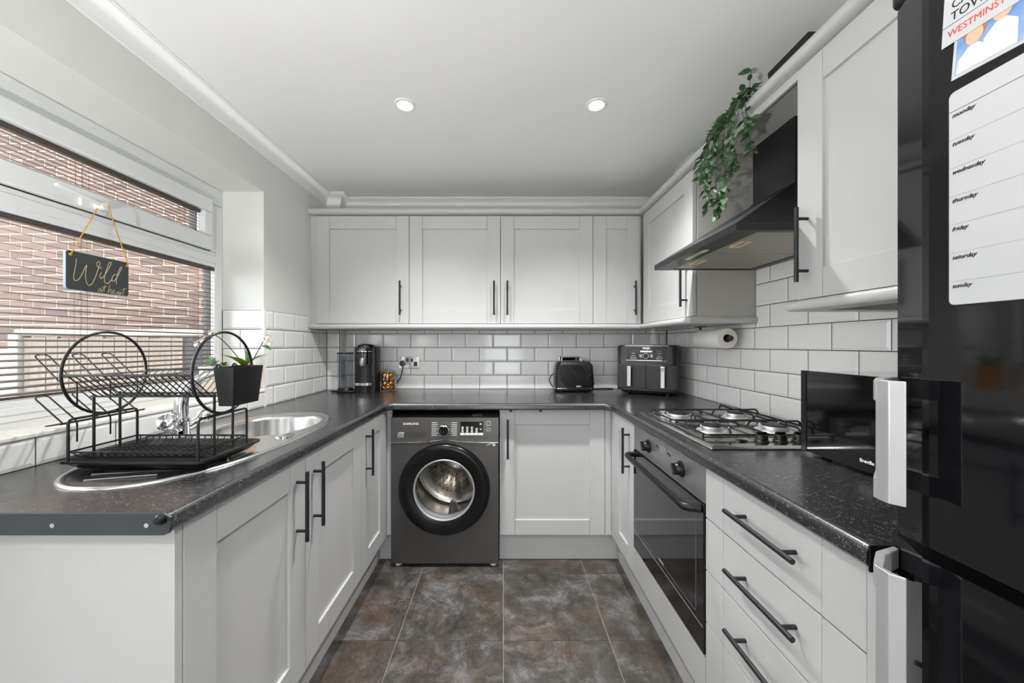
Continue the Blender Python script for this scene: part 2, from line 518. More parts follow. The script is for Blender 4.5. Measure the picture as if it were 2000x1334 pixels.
floor = struct(MB().box(-1.6, XR + 0.15, YF - 0.15, YB + 0.15, -0.12, -0.004).build('floor', M_fgrout))
P = 0.4465
tm = {}
def slab_mesh(key, w, h, t, bev, m):
    if key not in tm:
        mb = MB()
        mb.loft([[(-w / 2, -h / 2, 0), (w / 2, -h / 2, 0), (w / 2, h / 2, 0), (-w / 2, h / 2, 0)],
                 [(-w / 2, -h / 2, t - bev), (w / 2, -h / 2, t - bev), (w / 2, h / 2, t - bev), (-w / 2, h / 2, t - bev)],
                 [(-w / 2 + bev, -h / 2 + bev, t), (w / 2 - bev, -h / 2 + bev, t), (w / 2 - bev, h / 2 - bev, t), (-w / 2 + bev, h / 2 - bev, t)]])
        tm[key] = mb.mesh('floor_tile', m)
    return tm[key]
for i in range(-3, 3):
    for j in range(-8, 5):
        x0, x1 = max(XL, i * P), min(XR, (i + 1) * P)
        y0, y1 = max(YF, 1.502 + (j - 2) * 0.44), min(YB, 1.502 + (j - 1) * 0.44)
        if x1 - x0 < 0.02 or y1 - y0 < 0.02: continue
        me = slab_mesh(('f', round(x1 - x0, 3), round(y1 - y0, 3)), x1 - x0 - 0.0045, y1 - y0 - 0.0045, 0.004, 0.0012, M_slate)
        inst(me, 'tile', Matrix.Translation(((x0 + x1) / 2, (y0 + y1) / 2, -0.004)), floor)

struct(MB().box(-1.6, XR + 0.15, YF - 0.15, YB + 0.15, ZC, ZC + 0.12).build('ceiling', M_ceil))
wl = MB()
wl.box(-1.56, XL, YF, WY0, 0, ZC).box(-1.56, XL, WY1, YB, 0, ZC).box(-1.56, XL, WY0, WY1, 0, WZ0 - 0.012).box(-1.56, XL, WY0, WY1, WZ1, ZC)
wall_left = struct(wl.build('wall_left', M_wall))
wall_back = struct(MB().box(-1.6, XR + 0.15, YB, YB + 0.15, 0, ZC).build('wall_back', M_wall))
wall_right = struct(MB().box(XR, XR + 0.15, YF, YB, 0, ZC).build('wall_right', M_wall))
wf = MB()
wf.box(-1.6, -0.45, YF - 0.15, YF, 0, ZC).box(0.45, XR + 0.15, YF - 0.15, YF, 0, ZC).box(-0.45, 0.45, YF - 0.15, YF, 2.1, ZC)
struct(wf.build('wall_front', M_wall))
# unseen glazed door, added to bring daylight in behind the camera
dr = MB()
for (a, b) in ((-0.45, -0.38), (0.38, 0.45)):
    dr.box(a, b, YF - 0.11, YF - 0.05, 0, 2.1)
for (a, b) in ((-0.38, 0.38),):
    dr.box(a, b, YF - 0.11, YF - 0.05, 2.04, 2.1).box(a, b, YF - 0.11, YF - 0.05, 0, 0.07)
added_door = struct(dr.build('added_door', M_pvc))
for (a, b) in ((-0.38, 0.38),):
    MB().box(a, b, YF - 0.085, YF - 0.08, 0.07, 2.04).build('pane', M_glass, added_door)
# flat roof of the kitchen extension
struct(MB().box(-1.75, XR + 0.3, YF - 0.3, YB + 0.3, ZC + 0.121, ZC + 0.32).build('roof', M_house))

# boxed-in pipe in the back left corner, cornice
box_trim = struct(MB().box(XL, -1.162, 2.545, YB, ZW, ZC).build('trim_1', M_wall))
cp = [(0, ZC), (0, ZC - 0.07), (0.006, ZC - 0.07), (0.010, ZC - 0.052), (0.020, ZC - 0.033), (0.034, ZC - 0.019), (0.050, ZC - 0.011), (0.052, ZC - 0.005), (0.060, ZC - 0.005), (0.060, ZC)]
struct(MB().sweep(cp, [(XL, YF), (XL, 2.545), (-1.162, 2.545), (-1.162, YB), (XR, YB), (XR, YF)]).build('trim_2', M_ceil, smooth=50))

# ------------------------------------------------------------------ wall tiles
tcache = {}
def metro(w, h, m):
    key = (round(w, 4), round(h, 4), m.name)
    if key not in tcache:
        b = min(0.010, w * 0.3, h * 0.3)
        def ring(i, z): return [(-w / 2 + i, -h / 2 + i, z), (w / 2 - i, -h / 2 + i, z), (w / 2 - i, h / 2 - i, z), (-w / 2 + i, h / 2 - i, z)]
        tcache[key] = MB().loft([ring(0, 0), ring(0, 0.0035), ring(b, 0.0065)]).mesh('metro_tile', m)
    return tcache[key]
def tile_field(parent, M, u0, u1, z0, z1, j_odd, j_even, pitch=0.2017, rp=0.1012, zs=ZW, clips=None, g=0.0033):
    k = 0
    while True:
        a, b = zs + k * rp, zs + (k + 1) * rp
        if a >= z1 - 0.004: break
        lo, hi = max(a, z0), min(b, z1)
        uu0, uu1 = u0, u1
        if clips and k in clips: uu0, uu1 = clips[k]
        if hi - lo > 0.008:
            j0 = j_odd if k % 2 == 0 else j_even
            n = math.floor((uu0 - j0) / pitch)
            while True:
                p, q = j0 + n * pitch, j0 + (n + 1) * pitch
                if p >= uu1: break
                s, e = max(p, uu0), min(q, uu1)
                if e - s > 0.010:
                    me = metro(e - s - g, hi - lo - g, M_tile)
                    inst(me, 'tile', M @ Matrix.Translation(((s + e) / 2, (lo + hi) / 2, 0.002)), parent)
                n += 1
        k += 1
def grout(parent, M, u0, u1, z0, z1):
    MB(M).box(u0, u1, z0, z1, 0.0, 0.0045).build('grout', M_grout, parent)

MBK = frame((0, YB, 0), 'S')
grout(wall_back, MBK, -1.160, XR - 0.004, ZW, 1.345)
tile_field(wall_back, MBK, -1.160, XR - 0.008, ZW, 1.345, -0.578, -0.477, 0.2025)
MRT = frame((XR, 0, 0), 'W')
grout(wall_right, MRT, -(YB - 0.006), -1.704, ZW, 1.345)
grout(wall_right, MRT, -1.703, -0.45, ZW, 1.62)
tile_field(wall_right, MRT, -(YB - 0.010), -0.45, ZW, 1.62, -1.209, -1.309, 0.2017,
           clips={4: (-1.703, -0.45), 5: (-1.703, -0.45), 6: (-1.703, -1.09)})
tile_field(wall_right, MRT, -(YB - 0.010), -1.704, 1.3198, 1.345, -1.209, -1.309, 0.2017)
MLT = frame((XL, 0, 0), 'E')
grout(wall_left, MLT, WY1 + 0.004, 2.302, ZW, 1.42)
grout(wall_left, MLT, 2.302, 2.545, ZW, 1.341)
tile_field(wall_left, MLT, 2.306, 2.543, 1.3198, 1.341, 1.954, 2.05, 0.2)
tile_field(wall_left, MLT, WY1 + 0.006, 2.543, ZW, 1.42, 1.954, 2.05, 0.2, clips={4: (WY1 + 0.006, 2.305)})
grout(wall_left, MLT, 0.69, WY1, ZW, 0.992)
tile_field(wall_left, MLT, 0.69, WY1 + 0.004, ZW, 0.992, 0.960, 0.96, 0.1985)
MRV = frame((0, WY1, 0), 'S')
grout(wall_left, MRV, WX, XL + 0.001, WZ0, 1.42)
tile_field(wall_left, MRV, WX + 0.002, XL - 0.001, WZ0 - 0.002, 1.42, XL - 0.212, XL - 0.119, 0.212)
MB().box(XL - 0.006, XL + 0.009, WY1 - 0.009, WY1 + 0.005, ZW, 1.424).build('tile_edge_trim', M_white, wall_left)
MBX = frame((0, 2.545, 0), 'S')
grout(box_trim, MBX, XL + 0.008, -1.162, ZW, 1.345)
tile_field(box_trim, MBX, XL + 0.009, -1.162, ZW, 1.345, XL - 0.05, XL - 0.05, 0.3)
MBXE = frame((-1.162, 0, 0), 'E')
tile_field(box_trim, MBXE, 2.546, 2.624, ZW, 1.345, 2.4, 2.4, 0.3)

# ------------------------------------------------------------------ window
fx0, fx1 = -1.535, WX
w = MB()
w.box(fx0, fx1, WY0, WY1, WZ0, 1.0705).box(fx0, fx1, WY0, WY1, 1.955, WZ1)
w.box(fx0, fx1, 1.836, WY1, 1.0705, 1.955).box(fx0, fx1, WY0, 0.11, 1.0705, 1.955)
w.box(fx0, fx1, 0.11, 1.836, 1.633, 1.711).box(fx0, fx1, 1.797, 1.836, 1.711, 1.955)
window = struct(w.build('window_1', M_pvc, bevel=0.006))
# bead steps along the frame
bd = MB()
bd.box(fx1 - 0.012, fx1 + 0.004, 0.11, 1.836, 1.655, 1.690)
bd.box(fx1 - 0.012, fx1 + 0.004, 0.11, 1.836, 1.028, 1.050)
bd.build('frame_bead', M_pvc, window, bevel=0.003)
cs = MB()
cs.box(-1.52, -1.452, 0.09, 1.795, 1.899, 1.965).box(-1.52, -1.452, 0.09, 1.795, 1.712, 1.781)
cs.box(-1.52, -1.452, 1.743, 1.795, 1.781, 1.899).box(-1.52, -1.452, 0.09, 0.15, 1.781, 1.899)
casement = cs.build('casement', M_pvc, window, bevel=0.007)
MB(frame((-1.4725, 0, 0), 'E')).holed([(0.086, 1.708), (1.799, 1.708), (1.799, 1.969), (0.086, 1.969)], [[(0.12, 1.74), (1.77, 1.74), (1.77, 1.94), (0.12, 1.94)]], -0.0035, 0.0).build('gasket', M_gasket, casement)
MB().box(-1.507, -1.503, 0.15, 1.743, 1.781, 1.899).build('pane', M_glass, casement)
MB().box(-1.519, -1.515, 0.11, 1.836, 1.0705, 1.633).build('pane', M_glass, window)
hd = MB()
hd.box(-1.452, -1.440, 1.225, 1.290, 1.716, 1.742)
hd.tube(round_path([(-1.443, 1.272, 1.730), (-1.418, 1.272, 1.730), (-1.414, 1.23, 1.736), (-1.416, 1.135, 1.748)], 0.012), 0.008, 8, flat=0.75)
hd.cyl((-1.44, 1.272, 1.730), (-1.408, 1.272, 1.730), 0.013)
hd.build('window_handle', M_white, casement, smooth=40)
st = MB().box(WX - 0.01, XL + 0.012, WY0, WY1, 0.992, 1.0055)
struct(st.build('trim_3', M_sill, bevel=0.004))

# ------------------------------------------------------------------ venetian blinds
def slat_mesh(length):
    tilt = math.radians(13); hw = 0.0125; rings = []
    for y in (0, length):
        top = []; bot = []
        for k in range(5):
            s = -hw + 2 * hw * k / 4
            arch = 0.0016 * (1 - (s / hw) ** 2)
            x = s * math.cos(tilt) - arch * -math.sin(tilt) * 0
            z = -s * math.sin(tilt) + arch
            top.append((x, y, z + 0.0004)); bot.append((x, y, z - 0.0004))
        rings.append(top + bot[::-1])
    return MB().loft(rings).mesh('blind_slat', M_blind, smooth=40)
def blind(label, x, y0, y1, z0, z1, n, cords):
    t = thing('venetian_blind', label, 'blind', (x, (y0 + y1) / 2, z0))
    me = slat_mesh(y1 - y0)
    top = z1 - 0.024
    for i in range(n):
        z = z0 + 0.016 + (top - z0 - 0.02) * i / (n - 1)
        inst(me, 'slat', Matrix.Translation((x, y0, z)), t)
    MB().box(x - 0.012, x + 0.013, y0, y1, z1 - 0.016, z1 - 0.001).build('head_rail', M_blind, t, bevel=0.002)
    MB().box(x - 0.010, x + 0.010, y0, y1, z0 + 0.001, z0 + 0.009).build('bottom_rail', M_terr if n < 12 else M_blind, t, bevel=0.002)
    for yc in cords:
        cd = MB()
        for dx in (-0.0125, 0.0128):
            cd.tube([(x + dx, yc, z0 + 0.005), (x + dx, yc, z1 - 0.01)], 0.0006, 4)
        cd.tube(round_path([(x + 0.0135, yc - 0.004, z0 + 0.01), (x + 0.0135, yc - 0.004, z1 - 0.02), (x + 0.0135, yc + 0.016, z1 - 0.02), (x + 0.0135, yc + 0.018, z0 + 0.01)], 0.012), 0.0006, 4)
        cd.build('cord', M_blind, t)
    g = MB().box(x - 0.016, x + 0.016, y1 - 0.030, y1 - 0.026, z0, z1 - 0.001)
    g.build('side_guide', M_blind, t)
    return t
blind('dark slatted venetian blind across the large lower window pane', -1.490, 0.115, 1.832, 1.072, 1.632, 26, (0.45, 1.255, 1.765))
blind('short dark slatted blind in the narrow top window light', -1.483, 0.152, 1.741, 1.782, 1.898, 6, (0.45, 1.253, 1.655))

# ------------------------------------------------------------------ outside
struct(MB().box(-12, 12, -14, 9, -0.5, -0.3).build('ground', M_ground))
struct(MB().box(-3.5, 3.5, -7.5, YF - 0.155, -0.298, -0.06).build('bounce_paving', M_ground))  # unseen pale paving, added to bounce sky light up through the rear opening
bw = thing('brick_house_wall', 'pale red brick house wall seen through the window blinds', 'wall', (-3.4, 3.22, -0.3), math.radians(-2.5))
MB().box(-2.6, 1.75, -0.003, 0.25, 0, 3.95).build('mortar', M_mortar, bw, local=True)
bme = MB().box(-0.1065, 0.1065, -0.006, 0.05, 0, 0.065).mesh('brick', M_brick)
bhalf = MB().box(-0.05, 0.05, -0.006, 0.05, 0, 0.065).mesh('brick_half', M_brick)
for k in range(20, 48):
    off = 0.1125 if k % 2 else 0.0
    for i in range(-6, 5):
        xx = 0.03 + i * 0.225 + off
        if xx > 1.62: continue
        o = bpy.data.objects.new('brick', bme); COL.objects.link(o)
        o.matrix_basis = Matrix.Translation((xx, 0, k * 0.075 + RND.uniform(-0.001, 0.001)))
        attach(o, bw, True)
fe = thing('garden_fence', 'weathered grey board fence below the brick wall outside', 'fence', (-3.2, 2.86, -0.3))
for i in range(14):
    x0 = -3.83 + i * 0.091
    MB().box(x0, x0 + 0.086, 2.86 + RND.uniform(-0.003, 0.003), 2.885, -0.3, 1.30 + RND.uniform(-0.012, 0.008)).build('board', M_fence, fe)
for i in range(7):
    x0 = -2.555 + i * 0.14
    MB().box(x0, x0 + 0.135, 2.87, 2.895, -0.3, 1.30).build('board', M_fence2, fe)
MB().box(-3.90, -1.6, 2.85, 2.91, 1.31, 1.362).build('cap_rail', M_conc, fe, bevel=0.01)
MB().box(-3.92, -3.84, 2.83, 2.92, -0.3, 1.33).build('post', M_conc, fe, bevel=0.01)

# ------------------------------------------------------------------ handles and cabinet doors
def bar_handle(parent, M, cx, cy, length=0.22, vertical=True, local=False):
    b = MB(M); h = length / 2; off = 0.034; r = 0.006
    def pt(s, n): return (cx, cy + s, n) if vertical else (cx + s, cy, n)
    b.cyl(pt(-h, off), pt(h, off), r, n=14)
    for s in (-h * 0.70, h * 0.70):
        b.cyl(pt(s, 0.0), pt(s, off), 0.0048, n=10)
    return b.build('handle', M_black, parent, smooth=40, local=local)
def shaker(parent, M, x0, x1, z0, z1, hx=None, hz=None, stile=0.085, vertical=True, panel=0.009):
    """a framed door: recessed panel with two stiles and two rails"""
    d = MB(M).box(x0 + stile - 0.006, x1 - stile + 0.006, z0 + stile - 0.006, z1 - stile + 0.006, 0.002, panel).build('door', M_cab, parent)
    g = 0.0007
    for (a, b) in ((x0, x0 + stile), (x1 - stile, x1)):
        MB(M).box(a, b, z0, z1, 0, 0.0185).build('stile', M_cab, d, bevel=0.0012, seg=1)
    for (a, b) in ((z0, z0 + stile), (z1 - stile, z1)):
        MB(M).box(x0 + stile + g, x1 - stile - g, a, b, 0, 0.0183).build('rail', M_cab, d, bevel=0.0012, seg=1)
    if hx is not None:
        bar_handle(d, M @ Matrix.Translation((0, 0, 0.018)), hx, hz, vertical=vertical)
    return d

# ---- wall cabinets along the back wall (door faces at Y = 2.329)
DB = 2.329
MC = frame((0, DB + 0.0185, 0), 'S')
def wall_cab_back(label, x0, x1, hx, filler=None):
    t = thing('wall_cabinet', label, 'cabinet', ((x0 + x1) / 2, 2.5, 1.373))
    MB().box(x0 + 0.001, x1 - 0.001, DB + 0.022, YB - 0.008, 1.373, 2.081).build('carcass', M_carc, t)
    shaker(t, MC, x0 + 0.0015, x1 - 0.0015, 1.376, 2.076, hx, 1.54)
    if filler:
        MB().box(filler[0], filler[1], DB + 0.012, DB + 0.03, 1.373, 2.081).build('filler_strip', M_cab, t)
    return t
wall_cab_back('grey shaker wall cabinet at the left end beside the window wall', -1.218, -0.612, -0.664, (XL + 0.001, -1.219))
wall_cab_back('grey wall cabinet above the power socket, handle on its right', -0.612, -0.018, -0.060)
wall_cab_back('grey wall cabinet in the middle, handle on its left edge', -0.018, 0.583, 0.026)
wall_cab_back('narrow grey wall cabinet next to the right-hand corner', 0.583, 0.890, 0.850, (0.8905, 0.8995))

# ---- wall cabinets along the right wall (door faces at X = 0.90)
DR = 0.90
MR = frame((DR + 0.0185, 0, 0), 'W')
t = thing('wall_cabinet', 'grey wall cabinet beyond the black hood, above the kitchen roll', 'cabinet', (1.05, 2.0, 1.373))
MB().box(DR + 0.022, XR - 0.0005, 1.704, 2.346, 1.373, 2.081).build('carcass', M_carc, t)
shaker(t, MR, -2.305, -1.7055, 1.376, 2.076, -1.755, 1.535)
t = thing('wall_cabinet', 'large grey wall cabinet nearest the camera beside the black fridge', 'cabinet', (1.05, 0.8, 1.373))
MB().box(DR + 0.022, XR - 0.007, 0.59, 1.0965, 1.373, 2.081).build('carcass', M_carc, t)
shaker(t, MR, -1.097, -0.592, 1.376, 2.076, -1.060, 1.535)
t = thing('bridging_shelf', 'grey bridging panel above the black cooker hood', 'shelf', (1.05, 1.4, 2.06))
MB().box(DR + 0.012, XR - 0.0005, 1.098, 1.7025, 2.066, 2.081).build('shelf_panel', M_carc, t)
MB().box(DR + 0.002, DR + 0.012, 1.098, 1.7025, 2.052, 2.081).build('fascia', M_cab, t, bevel=0.001)

def bull(d0, d1, z0, z1, k=8):
    r = (z1 - z0) / 2; cz = (z0 + z1) / 2
    return [(d0, z1)] + [(d1 - r * 0.8 + r * 0.8 * math.cos(a), cz + r * math.sin(a)) for a in [PI / 2 - PI * j / k for j in range(k + 1)]] + [(d0, z0)]
o = MB().sweep(bull(-0.05, 0.030, 2.082, 2.120), [(XL + 0.001, DB), (DR, DB), (DR, 0.585)]).build('cornice_rail', M_cab, smooth=50)
tag(o, 'rounded grey cornice rail running along the tops of the wall cabinets', 'moulding')
o = MB().sweep(bull(-0.05, 0.022, 1.341, 1.3725), [(XL + 0.002, DB), (DR, DB), (DR, 1.704), (XR - 0.008, 1.704)]).build('pelmet_rail', M_cab, smooth=50)
tag(o, 'rounded grey rail under the back and corner wall cabinets', 'moulding')
o = MB().sweep(bull(-0.05, 0.022, 1.341, 1.3725), [(XR - 0.008, 1.0975), (DR, 1.0975), (DR, 0.585)]).build('pelmet_rail', M_cab, smooth=50)
tag(o, 'rounded grey rail under the wall cabinet beside the fridge', 'moulding')

# ------------------------------------------------------------------ worktop
SCX, SCY = -0.936, 1.248      # sink centre
bowl = oval(-0.930, 1.440, 0.172, 0.192, 56, 2.25)
inner = [(-0.638, 0.690), (-0.638, 1.947), (-0.608, 1.977), (0.558, 1.977), (0.588, 1.947), (0.588, 0.580)]
core = offset_path(inner, -0.014)
wt = thing('worktop', 'black speckled laminate worktop running round three sides', 'worktop', (0, 2.3, ZW - 0.037))
outer = core + [(XR - 0.0045, 0.580), (XR - 0.0045, YB - 0.005), (XL + 0.005, YB - 0.005), (XL + 0.005, 0.690)]
hole = oval(-0.930, 1.440, 0.180, 0.200, 56, 2.25)
k = MB().holed(outer, [hole], ZW - 0.037, ZW)
prof = [(-0.014, ZW)] + [(-0.014 + 0.014 * math.sin(a), ZW - 0.014 + 0.014 * math.cos(a)) for a in [PI / 2 * j / 5 for j in range(1, 6)]] + [(0, ZW - 0.030), (-0.006, ZW - 0.037), (-0.014, ZW - 0.037)]
k.sweep(prof, inner)
k.build('slab', M_work, wt, smooth=40, recalc=False)
ec = MB().box(XL + 0.003, -0.650, 0.6855, 0.690, ZW - 0.040, ZW + 0.001)
ec.loft([[(-0.650, y, ZW - 0.040), (-0.640, y, ZW - 0.036), (-0.637, y, ZW - 0.024), (-0.637, y, ZW - 0.006), (-0.650, y, ZW + 0.001)] for y in (0.6855, 0.690)])
cap = ec.build('end_strip', mat('dark_grey_metal_strip', c(62, 68, 74), 0.4, metal=0.3, var=0.12, vscale=12), wt)
for xx in (-0.862, -0.682):
    s = MB().lathe([(0.0045, 0), (0.0045, 0.0012), (0.0025, 0.0018), (0, 0.001)], 14, frame((xx, 0.6855, ZW - 0.021), 'S')).build('screw', M_chrome, cap, smooth=40)
s = MB().lathe([(0.0, 0.0), (0.010, 0.001), (0.0105, 0.006), (0.007, 0.011), (0, 0.0125)], 16, frame((-0.653, 0.6855, ZW - 0.008), 'S')).build('corner_stud', M_blackpl, cap, smooth=40)
ec = MB()
ec.box(0.590, 0.66, 0.5765, 0.580, ZW - 0.042, ZW + 0.001)
ec.build('end_strip', M_blackpl, wt, bevel=0.001)

# ------------------------------------------------------------------ base units, left run (door faces X = -0.655)
DL = -0.655
ML = frame((DL - 0.0185, 0, 0), 'E')
o = MB().box(XL + 0.006, DL - 0.001, 0.7155, 0.7330, 0, 0.876).build('end_panel', M_pale, bevel=0.001)
tag(o, 'plain pale end panel closing the left cabinet run near the camera', 'panel')
t = thing('base_cabinet', 'grey double-door base cabinet under the sink', 'cabinet', (-0.95, 1.19, 0.155))
MB().box(XL + 0.02, DL - 0.020, 0.7345, 1.655, 0.155, 0.735).build('carcass', M_carc, t)
MB().box(DL - 0.038, DL - 0.020, 0.7345, 1.655, 0.735, 0.876).build('front_rail', M_carc, t)
shaker(t, ML, 0.7350, 1.1865, 0.162, 0.872, 1.136, 0.726)
shaker(t, ML, 1.1890, 1.6535, 0.162, 0.872, 1.238, 0.726)
t = thing('base_cabinet', 'narrow grey base cabinet left of the washing machine', 'cabinet', (-0.95, 1.83, 0.155))
MB().box(XL + 0.02, DL - 0.020, 1.657, 2.028, 0.155, 0.735).build('carcass', M_carc, t)
shaker(t, ML, 1.6565, 1.9925, 0.162, 0.872, 1.709, 0.726)
MB().box(DL - 0.0185, DL - 0.001, 1.994, 2.029, 0.162, 0.876).build('corner_post', M_cab, t)
MB().box(DL - 0.0185, -0.630, 2.0292, 2.047, 0.162, 0.876).build('corner_post', M_cab, t)
o = MB().sweep([(0, 0.0), (0, 0.150), (-0.016, 0.150), (-0.016, 0.0)], [(-0.714, 0.7335), (-0.714, 2.075), (-0.632, 2.075)]).build('plinth', M_cab)
tag(o, 'grey plinth under the left cabinet run beside the floor tiles', 'plinth')

# ---- back run (door face Y = 2.029)
MBD = frame((0, 2.029 + 0.0185, 0), 'S')
t = thing('base_cabinet', 'grey base cabinet right of the washing machine', 'cabinet', (0.28, 2.3, 0.155))
MB().box(-0.021, 0.574, 2.0495, YB - 0.02, 0.155, 0.876).build('carcass', M_carc, t)
shaker(t, MBD, -0.020, 0.574, 0.162, 0.872, 0.025, 0.712)
MB().box(0.5765, 0.6105, 2.029, 2.047, 0.162, 0.876).build('corner_post', M_cab, t)
for xx in (0.035, 0.203):
    MB().box(xx, xx + 0.014, 2.020, 2.031, 0.860, 0.874).build('door_hook', M_black, t, bevel=0.001)
o = MB().box(-0.022, 0.662, 2.075, 2.091, 0, 0.150).build('plinth', M_cab)
tag(o, 'grey plinth under the back base cabinet right of the washing machine', 'plinth')

# ---- right run (door faces X = 0.612)
DX = 0.612
MX = frame((DX + 0.0185, 0, 0), 'W')
t = thing('base_cabinet', 'narrow grey base cabinet between the back corner and the oven', 'cabinet', (0.9, 1.85, 0.155))
MB().box(DX + 0.0205, XR - 0.02, 1.677, 2.020, 0.155, 0.876).build('carcass', M_carc, t)
shaker(t, MX, -1.985, -1.676, 0.162, 0.872, -1.737, 0.726)
MB().box(DX, DX + 0.018, 1.987, 2.0275, 0.162, 0.876).build('corner_post', M_cab, t)
t = thing('oven_housing', 'grey cabinet panel under the built-in oven', 'cabinet', (0.9, 1.38, 0.155))
MB().box(DX + 0.0205, XR - 0.02, 1.0865, 1.676, 0.155, 0.285).build('carcass', M_carc, t)
MB().box(DX, DX + 0.0185, 1.0865, 1.6745, 0.162, 0.290).build('lower_panel', M_cab, t, bevel=0.0012)
t = thing('drawer_unit', 'grey drawer unit between the oven and the fridge', 'drawers', (0.9, 0.84, 0.155))
MB().box(DX + 0.0205, XR - 0.02, 0.604, 1.0850, 0.155, 0.876).build('carcass', M_carc, t)
for (za, zb) in ((0.719, 0.872), (0.562, 0.7155), (0.4045, 0.5585), (0.162, 0.401)):
    d = MB(MX).box(-1.0835 + 0.0855, -0.604 - 0.0855, za, zb, 0, 0.0183).build('drawer', M_cab, t, bevel=0.0012, seg=1)
    for (a, b) in ((-1.0835, -1.0835 + 0.085), (-0.604 - 0.085, -0.604)):
        MB(MX).box(a, b, za, zb, 0, 0.0185).build('stile', M_cab, d, bevel=0.0012, seg=1)
    bar_handle(d, MX @ Matrix.Translation((0, 0, 0.018)), -0.828, zb - 0.067, 0.222, vertical=False)
o = MB().box(DX - 0.001, XR - 0.02, 0.583, 0.6025, 0, 0.876).build('end_panel', M_cab, bevel=0.001)
tag(o, 'grey end panel between the drawer unit and the fridge', 'panel')
o = MB().box(0.662, 0.678, 0.604, 2.0735, 0, 0.150).build('plinth', M_cab)
tag(o, 'grey plinth under the oven and drawers on the right', 'plinth')

# ------------------------------------------------------------------ washing machine
t = thing('washing_machine', 'graphite front-loading washing machine under the back worktop', 'washing machine', (-0.326, 2.2, 0))
x0, x1, yf = -0.625, -0.027, 1.994
wmM = frame((0, yf, 0), 'S')
cx, cz = -0.327, 0.438
b = MB().box(x0, x0 + 0.004, yf + 0.012, 2.50, 0.022, 0.826).box(x1 - 0.004, x1, yf + 0.012, 2.50, 0.022, 0.826).box(x0, x1, 2.496, 2.50, 0.022, 0.826).box(x0, x1, yf + 0.012, 2.50, 0.022, 0.026)
b.build('body', M_wm, t)
MB().hexa([(x0, yf + 0.002, 0.828), (x1, yf + 0.002, 0.828), (x1, 2.50, 0.842), (x0, 2.50, 0.842)],
          [(x0, yf + 0.002, 0.834), (x1, yf + 0.002, 0.834), (x1, 2.50, 0.862), (x0, 2.50, 0.862)]).build('lid', M_wm2, t, bevel=0.003)
# front panel whose top edge arches up over the door
top = []
for i in range(41):
    xx = x1 - (x1 - x0) * i / 40
    dd = (xx - cx) / 0.085
    top.append((xx, 0.693 + 0.016 / (1 + dd * dd) ** 1.5))
outl = [(x0, 0.022), (x1, 0.022)] + top
circ = [(cx + 0.19 * math.cos(a), cz + 0.19 * math.sin(a)) for a in [2 * PI * i / 48 for i in range(48)]]
MB(wmM).holed(outl, [circ], -0.012, 0.0).build('front_panel', M_wm, t)
cpn = [(x1, 0.832), (x0, 0.832), (x0, 0.697)] + [(p[0], p[1] + 0.004) for p in top[::-1]] 
pan = MB(wmM).holed(cpn, [], -0.012, 0.004).build('control_panel', M_wm2, t, bevel=0.001)
tb = MB(wmM)
tb.tube([(p[0], p[1] + 0.002, 0.003) for p in top], 0.0017, 6)
tb.build('chrome_strip', M_chrome, t, smooth=60)
dw = MB(wmM).box(-0.620, -0.404, 0.700, 0.829, 0.0, 0.0055)
drawer = dw.build('detergent_drawer', M_wm2, t, bevel=0.001)
MB(wmM).box(-0.595, -0.425, 0.722, 0.755, 0.0045, 0.0062).build('grip_recess', M_wm, drawer)
MB(wmM).hexa([(-0.592, 0.722, 0.005), (-0.545, 0.722, 0.005), (-0.545, 0.755, 0.005), (-0.592, 0.755, 0.005)], [(-0.585, 0.726, 0.0075), (-0.548, 0.726, 0.0075), (-0.548, 0.751, 0.0075), (-0.575, 0.751, 0.0075)]).build('grip', M_chrome, drawer)
text(drawer, 'lettering', 'SAMSUNG', 0.0165, wmM @ Matrix.Translation((-0.512, 0.800, 0.0058)), M_white_ink, sx=1.15, bold=0.0006)
kb = MB().lathe([(0.031, 0), (0.031, 0.006), (0.028, 0.008), (0.027, 0.022), (0.024, 0.025), (0, 0.0255)], 36, frame((-0.329, yf - 0.004, 0.765), 'S'))
kn = kb.build('programme_dial', M_gloss, t, smooth=35)
MB().lathe([(0.0275, 0.012), (0.0312, 0.013), (0.0312, 0.019), (0.0275, 0.020)], 36, frame((-0.329, yf - 0.004, 0.765), 'S'), capends=False).build('chrome_ring', M_chrome, kn, smooth=35)
tk = MB(wmM)
for i in range(7):
    z = 0.806 - i * 0.0115
    for s in (-1, 1):
        wd = 0.024 + 0.010 * RND.random()
        a = -0.329 + s * 0.070
        tk.box(a - s * 0.001, a + s * -wd * 0 , z, z, 0.0045, 0.0045) if False else None
        xa = -0.398 if s < 0 else -0.257 - wd
        tk.box(xa, xa + wd, z - 0.0018, z + 0.0018, 0.0041, 0.0046)
        xb = -0.360 if s < 0 else -0.318
        tk.box(xa + wd + 0.002 if s < 0 else -0.297, -0.362 if s < 0 else xa - 0.002, z - 0.0003, z + 0.0003, 0.0041, 0.0045)
tk.build('programme_marks', M_white_ink, t)
ds = MB(wmM).box(-0.238, -0.112, 0.735, 0.812, 0.0035, 0.0055).build('display', M_gloss, t)
mk = MB(wmM)
for (xx, n) in ((-0.232, 4), (-0.206, 4), (-0.180, 4), (-0.154, 3)):
    for i in range(n):
        mk.box(xx, xx + 0.012, 0.754 + i * 0.0085, 0.759 + i * 0.0085, 0.0056, 0.006)
mk.box(-0.131, -0.121, 0.796, 0.803, 0.0056, 0.006).box(-0.130, -0.121, 0.768, 0.773, 0.0056, 0.006)
mk.build('display_marks', M_white_ink, ds)
for i in range(5):
    MB(wmM).box(-0.2385 + i * 0.0255, -0.2145 + i * 0.0255, 0.737, 0.750, 0.0055, 0.0075).build('button', M_white, t, bevel=0.0015)
